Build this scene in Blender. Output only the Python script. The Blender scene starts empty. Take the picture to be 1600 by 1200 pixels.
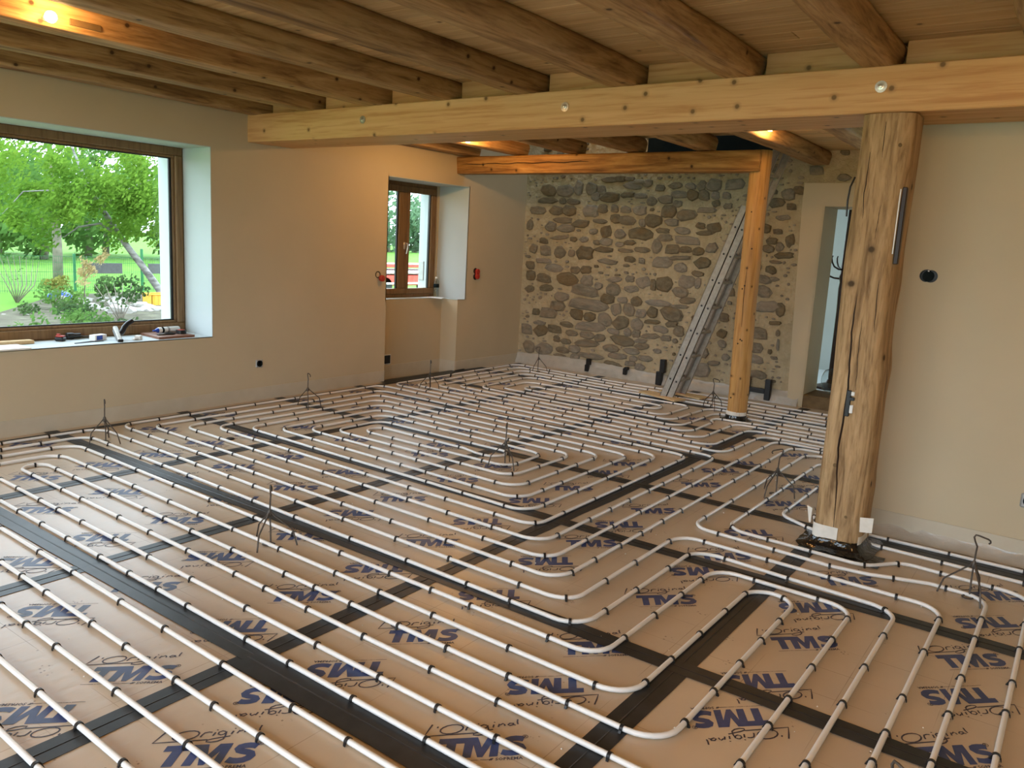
import bpy, bmesh, math, random
from math import sin, cos, pi, radians
from mathutils import Vector, Matrix

S = bpy.context.scene
COL = S.collection
# ---------------------------------------------------------------- camera, sky, exposure
cam = bpy.data.cameras.new('camera')
cam.sensor_width = 36.0
cam.lens = 1255.6 / 1600 * 36
cam.clip_end = 500
cam.clip_start = .02
camo = bpy.data.objects.new('camera', cam)
COL.objects.link(camo)
camo.matrix_world = Matrix.Translation((6.13, 0, 1.55)) @ Matrix(
    ((0.807352, -0.143484, 0.572359), (0.587685, 0.108412, -0.801794), (0.052994, 0.983697, 0.17185))).to_4x4()
S.camera = camo
SKY = 7.2
W = bpy.data.worlds.new('overcast_sky')
S.world = W
W.use_nodes = True
nt = W.node_tree
nt.nodes['Background'].inputs[0].default_value = (.74, .88, 1.0, 1)
nt.nodes['Background'].inputs[1].default_value = SKY
S.view_settings.view_transform = 'Standard'
S.view_settings.look = 'None'
S.view_settings.gamma = 1
S.view_settings.use_curve_mapping = False
S.view_settings.exposure = 0.0


def portal(name, loc, rot, sx, sy):
    l = bpy.data.lights.new(name, 'AREA')
    l.shape = 'RECTANGLE'
    l.size = sx
    l.size_y = sy
    l.cycles.is_portal = True
    o = bpy.data.objects.new(name, l)
    o.location = loc
    o.rotation_euler = rot
    COL.objects.link(o)


# daylight portals in the modelled openings (they add no light of their own)
portal('daylight_garden_window', (-.66, 2.8, 1.42), (0, -pi / 2, 0), 1.6, 2.6)
portal('daylight_small_window', (-.66, 6.86, 1.52), (0, -pi / 2, 0), 1.3, 1.1)
portal('daylight_terrace_window', (4.0, -2.55, 1.25), (pi / 2, 0, 0), 7.4, 2.5)
portal('daylight_stair_window', (1.7, 8.05, 5.0), (0, 0, 0), 3.2, 1.0)
portal('daylight_hall_door', (2.05, 10.2, 1.4), (0, -pi / 2, 0), 2.0, 1.5)
portal('daylight_added_hall_window', (6.45, 9.2, 1.5), (-pi / 2, 0, 0), 1.9, 1.9)  # portal of the added, unseen hall window


# ---------------------------------------------------------------- helpers
class MB:
    def __init__(s):
        s.v = []
        s.f = []
        s.m = []

    def add(s, vs, fs, mi=0):
        b = len(s.v)
        s.v += [tuple(v) for v in vs]
        s.f += [tuple(b + i for i in f) for f in fs]
        s.m += [mi] * len(fs)
        return s

    def hexa(s, p, mi=0):  # p: 4 bottom then 4 top, both anticlockwise from above
        return s.add(p, [(3, 2, 1, 0), (4, 5, 6, 7), (0, 1, 5, 4), (1, 2, 6, 5), (2, 3, 7, 6), (3, 0, 4, 7)], mi)

    def box(s, x0, x1, y0, y1, z0, z1, mi=0):
        return s.hexa([(x0, y0, z0), (x1, y0, z0), (x1, y1, z0), (x0, y1, z0),
                       (x0, y0, z1), (x1, y0, z1), (x1, y1, z1), (x0, y1, z1)], mi)

    def cbox(s, x0, x1, y0, y1, z0, z1, c=.004, mi=0):  # chamfered along all vertical and horizontal edges
        bm = bmesh.new()
        bmesh.ops.create_cube(bm, size=1)
        for v in bm.verts:
            v.co = ((x0 + x1) / 2 + v.co.x * (x1 - x0), (y0 + y1) / 2 + v.co.y * (y1 - y0), (z0 + z1) / 2 + v.co.z * (z1 - z0))
        bmesh.ops.bevel(bm, geom=bm.edges[:], offset=c, segments=1, affect='EDGES')
        bm.verts.index_update()
        s.add([v.co[:] for v in bm.verts], [[v.index for v in f.verts] for f in bm.faces], mi)
        bm.free()
        return s

    def tube(s, pts, r, n=8, mi=0, cap=True, up=None):
        pts = [Vector(p) for p in pts]
        rings = []
        prev = None
        for i, p in enumerate(pts):
            t = (pts[min(i + 1, len(pts) - 1)] - pts[max(i - 1, 0)]).normalized()
            if prev is None:
                a = Vector((0, 0, 1)) if abs(t.z) < .9 else Vector((1, 0, 0))
                nrm = (a - t * a.dot(t)).normalized()
            else:
                nrm = (prev - t * prev.dot(t)).normalized()
            prev = nrm
            bn = t.cross(nrm)
            rr = r[i] if isinstance(r, (list, tuple)) else r
            rings.append([p + (nrm * cos(2 * pi * k / n) + bn * sin(2 * pi * k / n)) * rr for k in range(n)])
        vs = [v for rg in rings for v in rg]
        fs = []
        for i in range(len(rings) - 1):
            for k in range(n):
                k2 = (k + 1) % n
                fs.append((i * n + k, i * n + k2, (i + 1) * n + k2, (i + 1) * n + k))
        if cap:
            fs.append(tuple(range(n - 1, -1, -1)))
            fs.append(tuple((len(rings) - 1) * n + k for k in range(n)))
        return s.add(vs, fs, mi)

    def lathe(s, prof, n=16, c=(0, 0, 0), axis='z', mi=0):
        vs = []
        for r, z in prof:
            for k in range(n):
                a = 2 * pi * k / n
                x, y = r * cos(a), r * sin(a)
                q = {'z': (x, y, z), 'x': (z, x, y), 'y': (y, z, x)}[axis]
                vs.append((c[0] + q[0], c[1] + q[1], c[2] + q[2]))
        fs = []
        for i in range(len(prof) - 1):
            for k in range(n):
                k2 = (k + 1) % n
                fs.append((i * n + k, i * n + k2, (i + 1) * n + k2, (i + 1) * n + k))
        fs.append(tuple(range(n - 1, -1, -1)))
        fs.append(tuple((len(prof) - 1) * n + k for k in range(n)))
        return s.add(vs, fs, mi)

    def ribbon(s, pts, w, z=0, mi=0):  # flat stroke in the xy plane
        pts = [Vector((p[0], p[1])) for p in pts]
        vs = []
        for i, p in enumerate(pts):
            t = (pts[min(i + 1, len(pts) - 1)] - pts[max(i - 1, 0)]).normalized()
            n = Vector((-t.y, t.x)) * w / 2
            vs += [(p.x - n.x, p.y - n.y, z), (p.x + n.x, p.y + n.y, z)]
        return s.add(vs, [(2 * i, 2 * i + 2, 2 * i + 3, 2 * i + 1) for i in range(len(pts) - 1)], mi)

    def xf(s, M):
        s.v = [tuple(M @ Vector(v)) for v in s.v]
        return s

    def mesh(s, name, mats, smooth=False, angle=None):
        me = bpy.data.meshes.new(name)
        me.from_pydata(s.v, [], s.f)
        if not isinstance(mats, (list, tuple)):
            mats = [mats]
        for m in mats:
            me.materials.append(m)
        if len(mats) > 1:
            me.polygons.foreach_set('material_index', s.m)
        if smooth:
            me.polygons.foreach_set('use_smooth', [True] * len(me.polygons))
            if angle:
                me.set_sharp_from_angle(angle=radians(angle))
        me.update()
        return me

    def build(s, name, mats, parent=None, smooth=False, angle=None, keep=True):
        return link(name, s.mesh(name, mats, smooth, angle), parent, keep)


def link(name, me, parent=None, keep=True):
    o = bpy.data.objects.new(name, me)
    COL.objects.link(o)
    if parent is not None:
        o.parent = parent
        if keep:  # mesh given in world coordinates
            o.matrix_parent_inverse = parent.matrix_basis.inverted()
    return o


def tag(o, label=None, cat=None, group=None, kind=None):
    if label: o['label'] = label
    if cat: o['category'] = cat
    if group: o['group'] = group
    if kind: o['kind'] = kind
    return o


def thing(name, label, cat, loc=(0, 0, 0), group=None, kind=None, rz=0):
    o = bpy.data.objects.new(name, None)
    o.empty_display_size = .05
    COL.objects.link(o)
    o.location = loc
    o.rotation_euler = (0, 0, rz)
    return tag(o, label, cat, group, kind)


def copy_tree(o, parent=None):
    c = o.copy()
    COL.objects.link(c)
    if parent is not None:
        c.parent = parent
    for ch in list(o.children):
        copy_tree(ch, c)
    return c


# ---------------------------------------------------------------- materials
def base_mat(name, col, rough=.6, spec=.3, metal=0):
    m = bpy.data.materials.new(name)
    m.use_nodes = True
    b = m.node_tree.nodes['Principled BSDF']
    b.inputs['Base Color'].default_value = (*col, 1)
    b.inputs['Roughness'].default_value = rough
    b.inputs['Specular IOR Level'].default_value = spec
    b.inputs['Metallic'].default_value = metal
    return m, m.node_tree, b


def N(t, typ, **kw):
    n = t.nodes.new(typ)
    for k, v in kw.items():
        setattr(n, k, v)
    return n


def coords(t, scale=(1, 1, 1), rnd=True, which='Object'):
    tc = N(t, 'ShaderNodeTexCoord')
    mp = N(t, 'ShaderNodeMapping')
    mp.inputs['Scale'].default_value = scale
    t.links.new(tc.outputs[which], mp.inputs['Vector'])
    if rnd:
        oi = N(t, 'ShaderNodeObjectInfo')
        mu = N(t, 'ShaderNodeMath', operation='MULTIPLY')
        mu.inputs[1].default_value = 37.0
        t.links.new(oi.outputs['Random'], mu.inputs[0])
        cb = N(t, 'ShaderNodeCombineXYZ')
        for i in range(3):
            t.links.new(mu.outputs[0], cb.inputs[i])
        t.links.new(cb.outputs[0], mp.inputs['Location'])
    return mp.outputs[0]


def noise(t, vec, scale, detail=3, rough=.55, dist=0):
    n = N(t, 'ShaderNodeTexNoise')
    n.inputs['Scale'].default_value = scale
    n.inputs['Detail'].default_value = detail
    n.inputs['Roughness'].default_value = rough
    n.inputs['Distortion'].default_value = dist
    t.links.new(vec, n.inputs['Vector'])
    return n.outputs['Fac']


def ramp(t, fac, stops):
    r = N(t, 'ShaderNodeValToRGB')
    e = r.color_ramp.elements
    while len(e) < len(stops):
        e.new(.5)
    for i, (p, c) in enumerate(stops):
        e[i].position = p
        e[i].color = (*c, 1) if len(c) == 3 else c
    t.links.new(fac, r.inputs[0])
    return r.outputs[0]


def mix(t, fac, a, b, mode='MIX'):
    n = N(t, 'ShaderNodeMix', data_type='RGBA', blend_type=mode)
    for s, v in ((n.inputs[0], fac), (n.inputs[6], a), (n.inputs[7], b)):
        if isinstance(v, (int, float)):
            s.default_value = v
        elif isinstance(v, tuple):
            s.default_value = (*v, 1)
        else:
            t.links.new(v, s)
    return n.outputs[2]


def bump(t, b, h, strength=.3, dist=.01):
    n = N(t, 'ShaderNodeBump')
    n.inputs['Strength'].default_value = strength
    n.inputs['Distance'].default_value = dist
    t.links.new(h, n.inputs['Height'])
    t.links.new(n.outputs[0], b.inputs['Normal'])


def rnd_value(t, lo, hi):
    oi = N(t, 'ShaderNodeObjectInfo')
    mr = N(t, 'ShaderNodeMapRange')
    mr.inputs[3].default_value = lo
    mr.inputs[4].default_value = hi
    t.links.new(oi.outputs['Random'], mr.inputs[0])
    return mr.outputs[0]


def noisy(name, c1, c2, scale=8, rough=.7, spec=.25, bmp=.15, bscale=None, metal=0, bd=.006, stretch=(1, 1, 1)):
    m, t, b = base_mat(name, c1, rough, spec, metal)
    v = coords(t, stretch)
    f = noise(t, v, scale, 4)
    t.links.new(ramp(t, f, [(.3, c1), (.7, c2)]), b.inputs['Base Color'])
    if bmp:
        bump(t, b, noise(t, v, bscale or scale * 3, 4), bmp, bd)
    return m


def wood(name, light, mid, dark, axis=0, grain=14, knots=.05, kscale=3.4, rough=.6, bmp=.25, vary=.25, gate=.43, con=0., along=.05):
    m, t, b = base_mat(name, mid, rough, .25)
    sc = [grain, grain, grain]
    sc[axis] = grain * along
    v = coords(t, tuple(sc))
    n1 = noise(t, v, 1, 5, .6, 1.2)
    sc2 = [2.2] * 3
    sc2[axis] = .5
    n2 = noise(t, coords(t, tuple(sc2)), 1, 2)
    c = ramp(t, n1, [(.25 + con, dark), (.48 + con * .2, mid), (.75 - con, light)])
    fine = noise(t, coords(t, tuple(x * 4 for x in sc)), 1, 3, .6)
    c = mix(t, ramp(t, fine, [(.36, (.55, .55, .55)), (.5, (0, 0, 0))]), c, mix(t, .6, c, dark, 'MULTIPLY'))
    c = mix(t, n2, c, mix(t, .35, c, dark, 'MULTIPLY'))
    if knots:
        sx = N(t, 'ShaderNodeSeparateXYZ')
        t.links.new(coords(t), sx.inputs[0])
        oth = [i for i in range(3) if i != axis]
        ad = N(t, 'ShaderNodeMath', operation='ADD')
        t.links.new(sx.outputs[oth[0]], ad.inputs[0])
        t.links.new(sx.outputs[oth[1]], ad.inputs[1])
        cb = N(t, 'ShaderNodeCombineXYZ')
        t.links.new(sx.outputs[axis], cb.inputs[0])
        t.links.new(ad.outputs[0], cb.inputs[1])
        vo = N(t, 'ShaderNodeTexVoronoi', voronoi_dimensions='2D')
        vo.inputs['Scale'].default_value = kscale
        t.links.new(cb.outputs[0], vo.inputs['Vector'])
        s2 = N(t, 'ShaderNodeSeparateColor')
        t.links.new(vo.outputs['Color'], s2.inputs[0])
        gt = ramp(t, s2.outputs[0], [(gate, (0, 0, 0)), (gate + .02, (.5, .5, .5))])
        su = N(t, 'ShaderNodeMath', operation='ADD')
        t.links.new(vo.outputs['Distance'], su.inputs[0])
        t.links.new(gt, su.inputs[1])
        kf = ramp(t, su.outputs[0], [(knots * .7, (1, 1, 1)), (knots * 1.25, (.28, .28, .28)), (knots * 2.4, (0, 0, 0))])
        c = mix(t, kf, c, tuple(x * .33 for x in dark))
    hv = N(t, 'ShaderNodeHueSaturation')
    t.links.new(rnd_value(t, 1 - vary, 1 + vary), hv.inputs['Value'])
    t.links.new(c, hv.inputs['Color'])
    t.links.new(hv.outputs[0], b.inputs['Base Color'])
    bump(t, b, n1, bmp, .006)
    return m


M = {}
M['plaster'] = noisy('white_plaster', (.53, .445, .305), (.56, .47, .325), 2, .75, .2, .06, 40)  # white walls, warm indoor light put into the tan colour
M['plaster_daylit'] = noisy('plaster_daylight_tint', (.49, .545, .555), (.52, .575, .585), 2, .7, .2, .05, 40)  # wall plaster again, with window daylight put into the bluish colour
M['plaster_out'] = noisy('exterior_render', (.60, .62, .63), (.64, .65, .66), 3, .9, .1, .1, 60)
M['strip'] = noisy('edge_strip_film', (.50, .44, .33), (.56, .50, .39), 5, .35, .5, .3, 14)
M['film'] = noisy('crumpled_film', (.38, .345, .29), (.46, .42, .36), 9, .28, .6, .7, 9, bd=.02)
M['mortar'] = noisy('lime_mortar', (.40, .325, .205), (.50, .415, .275), 9, .9, .1, 1.0, 16, bd=.035)
M['pine_x'] = wood('fresh_pine_lengthwise', (.80, .53, .265), (.72, .44, .195), (.60, .335, .13), 0, 11, .05, 3.9, .5, .12, .06, .62)
M['plank'] = wood('pine_planking', (.76, .57, .31), (.66, .475, .235), (.54, .365, .17), 0, 12, .035, 3.0, .55, .12, .14)
M['log_y'] = wood('old_log_wood', (.62, .41, .20), (.45, .27, .11), (.20, .10, .04), 1, 13, .055, 4.2, .6, .9, .16, .5, .05, .09)
M['log_x'] = wood('old_hewn_beam_wood', (.62, .37, .135), (.44, .235, .075), (.20, .09, .028), 0, 12, .05, 4.0, .6, .9, .05, .6, .06, .09)
M['post'] = wood('weathered_oak', (.66, .455, .25), (.50, .33, .165), (.23, .135, .06), 2, 17, .05, 3.2, .65, 1.0, .04, .45, .04, .11)
M['log_z'] = wood('peeled_spruce', (.68, .42, .16), (.58, .33, .11), (.38, .19, .055), 2, 14, .05, 5, .5, .5, .04)
M['frame'] = wood('oak_window_frame', (.27, .165, .078), (.255, .155, .072), (.22, .13, .06), 2, 14, 0, 1, .45, .05, .03)
M['osb'] = noisy('chipboard', (.55, .38, .19), (.66, .49, .28), 40, .7, .2, .2)
M['aluminium'] = noisy('scuffed_aluminium', (.33, .31, .275), (.43, .41, .37), 30, .5, .35, .1, metal=.25)
M['steel'] = noisy('dark_steel_wire', (.07, .06, .05), (.12, .10, .085), 60, .5, .4, .2, metal=.5)
M['zinc'] = noisy('zinc_plated', (.72, .70, .64), (.60, .58, .53), 90, .3, .5, 0, metal=.8)
M['pipe'] = noisy('white_pe_pipe', (.80, .79, .77), (.76, .75, .73), 6, .32, .45, 0)
M['black'] = noisy('black_plastic', (.008, .008, .009), (.014, .014, .015), 30, .4, .4, .1)
M['sleeve'] = noisy('black_shrink_film', (.004, .004, .004), (.01, .01, .01), 10, .12, .6, .9, 7, bd=.02)
M['tape'] = noisy('black_seam_tape', (.016, .017, .018), (.028, .029, .031), 14, .42, .28, .25, 5, bd=.006)
M['masking'] = noisy('white_masking_tape', (.72, .68, .60), (.80, .76, .69), 30, .8, .2, .3)
M['red'] = noisy('red_plastic', (.42, .035, .02), (.50, .05, .03), 30, .4, .4, 0)
M['concrete'] = noisy('sub_floor_concrete', (.30, .27, .24), (.40, .36, .32), 10, .9, .1, .3)
M['white'] = noisy('white_plastic', (.80, .80, .78), (.84, .84, .82), 10, .4, .4, 0)
M['grey'] = noisy('grey_metal', (.35, .35, .34), (.42, .42, .41), 20, .4, .4, 0, metal=.3)
M['blue'] = noisy('blue_plastic', (.02, .07, .42), (.03, .09, .5), 20, .35, .5, 0)
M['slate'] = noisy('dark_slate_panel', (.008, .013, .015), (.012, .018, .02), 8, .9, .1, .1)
M['darkwood'] = wood('dark_stained_wood', (.045, .022, .014), (.032, .015, .01), (.02, .01, .006), 2, 14, 0, 1, .35, .1, .05)
M['brownboard'] = noisy('brown_panel', (.20, .09, .055), (.25, .12, .075), 9, .5, .3, .1)
M['mould'] = noisy('old_threshold_oak', (.13, .085, .04), (.2, .13, .06), 12, .7, .2, .4)


def kraft():
    m, t, b = base_mat('kraft_facing', (.5, .36, .23), .36, .6)
    g = N(t, 'ShaderNodeNewGeometry')
    v = g.outputs['Position']
    n = noise(t, v, 1.6, 4)
    c = ramp(t, n, [(.3, (.455, .362, .262)), (.7, (.53, .428, .312))])
    br = N(t, 'ShaderNodeTexBrick')
    br.inputs['Scale'].default_value = 1
    br.inputs['Brick Width'].default_value = .31
    br.inputs['Row Height'].default_value = .205
    br.inputs['Mortar Size'].default_value = .0016
    br.inputs['Mortar Smooth'].default_value = .4
    br.offset = 0
    t.links.new(v, br.inputs['Vector'])
    n3 = noise(t, v, 2.3, 2)
    lf = N(t, 'ShaderNodeMath', operation='MULTIPLY')
    t.links.new(br.outputs['Fac'], lf.inputs[0])
    t.links.new(ramp(t, n3, [(.45, (0, 0, 0)), (.60, (.7, .7, .7))]), lf.inputs[1])
    c = mix(t, lf.outputs[0], c, (.2, .12, .07))
    # printed four-dot marks and scuffs
    vo = N(t, 'ShaderNodeTexVoronoi')
    vo.inputs['Scale'].default_value = 62
    t.links.new(v, vo.inputs['Vector'])
    clus = N(t, 'ShaderNodeTexVoronoi')
    clus.inputs['Scale'].default_value = 6.2
    t.links.new(v, clus.inputs['Vector'])
    d1 = ramp(t, vo.outputs['Distance'], [(.20, (1, 1, 1)), (.30, (0, 0, 0))])
    d2 = ramp(t, clus.outputs['Distance'], [(.12, (1, 1, 1)), (.17, (0, 0, 0))])
    d = N(t, 'ShaderNodeMath', operation='MULTIPLY')
    t.links.new(d1, d.inputs[0])
    t.links.new(d2, d.inputs[1])
    d3 = N(t, 'ShaderNodeMath', operation='MULTIPLY')
    t.links.new(d.outputs[0], d3.inputs[0])
    d3.inputs[1].default_value = .75
    c = mix(t, d3.outputs[0], c, (.12, .075, .05))
    t.links.new(c, b.inputs['Base Color'])
    wv = N(t, 'ShaderNodeMapping')
    wv.inputs['Scale'].default_value = (26, 9, 9)
    wv.inputs['Rotation'].default_value = (0, 0, .6)
    t.links.new(v, wv.inputs['Vector'])
    bump(t, b, noise(t, wv.outputs[0], 1, 4), .22, .006)
    return m


M['kraft'] = kraft()
M['ink'] = noisy('blue_print', (.028, .045, .13), (.045, .065, .18), 25, .45, .4, 0)
M['ink2'] = noisy('dark_print', (.035, .03, .05), (.06, .05, .07), 25, .5, .3, 0)


def stone_mat():
    m, t, b = base_mat('field_stone', (.2, .17, .12), .85, .2)
    v = coords(t, (1, 1, 1))
    n = noise(t, v, 3.2, 6, .65, .4)
    c = ramp(t, n, [(.28, (.13, .108, .073)), (.5, (.22, .184, .124)), (.72, (.31, .264, .184))])
    n2 = noise(t, v, 1.1, 2)
    c = mix(t, ramp(t, n2, [(.45, (0, 0, 0)), (.62, (.5, .5, .5))]), c, (.30, .20, .10))
    h = N(t, 'ShaderNodeHueSaturation')
    t.links.new(rnd_value(t, .72, 1.22), h.inputs['Value'])
    t.links.new(rnd_value(t, 1.15, .6), h.inputs['Saturation'])
    t.links.new(c, h.inputs['Color'])
    t.links.new(h.outputs[0], b.inputs['Base Color'])
    bump(t, b, noise(t, v, 7, 6, .7), .9, .012)
    return m


M['stone'] = stone_mat()


def glass_mat(name, tint=(.97, .985, .98), refl=1.0):
    m = bpy.data.materials.new(name)
    m.use_nodes = True
    t = m.node_tree
    t.nodes.clear()
    o = N(t, 'ShaderNodeOutputMaterial')
    mx = N(t, 'ShaderNodeMixShader')
    tr = N(t, 'ShaderNodeBsdfTransparent')
    tr.inputs[0].default_value = (*tint, 1)
    gl = N(t, 'ShaderNodeBsdfGlossy')
    gl.inputs['Roughness'].default_value = .02
    lw = N(t, 'ShaderNodeLayerWeight')
    lw.inputs[0].default_value = .5
    pw = N(t, 'ShaderNodeMath', operation='POWER')
    pw.inputs[1].default_value = 5
    t.links.new(lw.outputs['Facing'], pw.inputs[0])
    ma = N(t, 'ShaderNodeMath', operation='MULTIPLY_ADD')
    ma.inputs[1].default_value = .9
    ma.inputs[2].default_value = .03
    t.links.new(pw.outputs[0], ma.inputs[0])
    t.links.new(ma.outputs[0], mx.inputs[0])
    t.links.new(tr.outputs[0], mx.inputs[1])
    t.links.new(gl.outputs[0], mx.inputs[2])
    t.links.new(mx.outputs[0], o.inputs[0])
    return m


M['glass'] = glass_mat('window_glass')
M['clear'] = glass_mat('clear_plastic', (.86, .89, .88))


def leaf_mat(name, c1, c2, trans=.45):
    m = bpy.data.materials.new(name)
    m.use_nodes = True
    t = m.node_tree
    t.nodes.clear()
    o = N(t, 'ShaderNodeOutputMaterial')
    g = N(t, 'ShaderNodeNewGeometry')
    c = ramp(t, noise(t, g.outputs['Position'], 1.3, 4), [(.3, c1), (.7, c2)])
    d = N(t, 'ShaderNodeBsdfDiffuse')
    tr = N(t, 'ShaderNodeBsdfTranslucent')
    mx = N(t, 'ShaderNodeMixShader')
    mx.inputs[0].default_value = trans
    t.links.new(c, d.inputs[0])
    t.links.new(c, tr.inputs[0])
    t.links.new(d.outputs[0], mx.inputs[1])
    t.links.new(tr.outputs[0], mx.inputs[2])
    t.links.new(mx.outputs[0], o.inputs[0])
    return m


M['leaf'] = leaf_mat('birch_leaves', (0.098, 0.208, 0.026), (0.195, 0.325, 0.046))
M['leaf2'] = leaf_mat('tree_leaves', (0.065, 0.150, 0.039), (0.130, 0.234, 0.058))
M['leaf3'] = leaf_mat('shrub_leaves', (0.039, 0.078, 0.033), (0.091, 0.150, 0.052))
M['leaf4'] = leaf_mat('yellow_leaves', (0.338, 0.273, 0.065), (0.260, 0.286, 0.078))
M['dry'] = leaf_mat('dry_stalks', (0.468, 0.351, 0.156), (0.546, 0.442, 0.234))
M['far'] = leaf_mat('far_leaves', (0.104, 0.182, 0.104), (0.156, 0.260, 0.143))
M['lawn'] = noisy('meadow_grass', (0.085, 0.195, 0.029), (0.130, 0.273, 0.039), .9, .9, .1, .4, 30)
M['field'] = noisy('field_grass', (0.208, 0.390, 0.078), (0.286, 0.468, 0.117), .4, .9, .1, .3, 20)
M['soil'] = noisy('garden_soil', (.07, .06, .045), (.13, .125, .085), 3, .9, .1, .6, 14)
M['rock'] = noisy('garden_stone', (.25, .235, .21), (.36, .34, .31), 6, .85, .2, .5)
M['bark'] = noisy('birch_bark', (.34, .33, .31), (.06, .055, .05), 5, .8, .2, .4, 9, stretch=(1, 1, 2.5))
M['bark2'] = noisy('grey_bark', (.26, .22, .18), (.15, .13, .11), 6, .9, .1, .5)
M['fence'] = noisy('green_powder_coat', (.02, .13, .05), (.03, .17, .065), 8, .5, .3, 0)
M['greyboard'] = noisy('grey_board', (.085, .08, .085), (.12, .115, .12), 14, .8, .2, .2)
M['orange'] = noisy('yellow_crate_plastic', (.70, .33, .03), (.78, .40, .05), 9, .5, .3, 0)
M['redpaint'] = noisy('red_paint', (.62, .05, .035), (.70, .075, .05), 5, .4, .4, 0)
M['bulb'] = None
m = bpy.data.materials.new('lit_bulb')
m.use_nodes = True
t = m.node_tree
t.nodes.clear()
e = N(t, 'ShaderNodeEmission')
e.inputs[0].default_value = (1, .62, .25, 1)
e.inputs[1].default_value = 60
t.links.new(e.outputs[0], N(t, 'ShaderNodeOutputMaterial').inputs[0])
M['bulb'] = m
R = random.Random(7)
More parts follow.
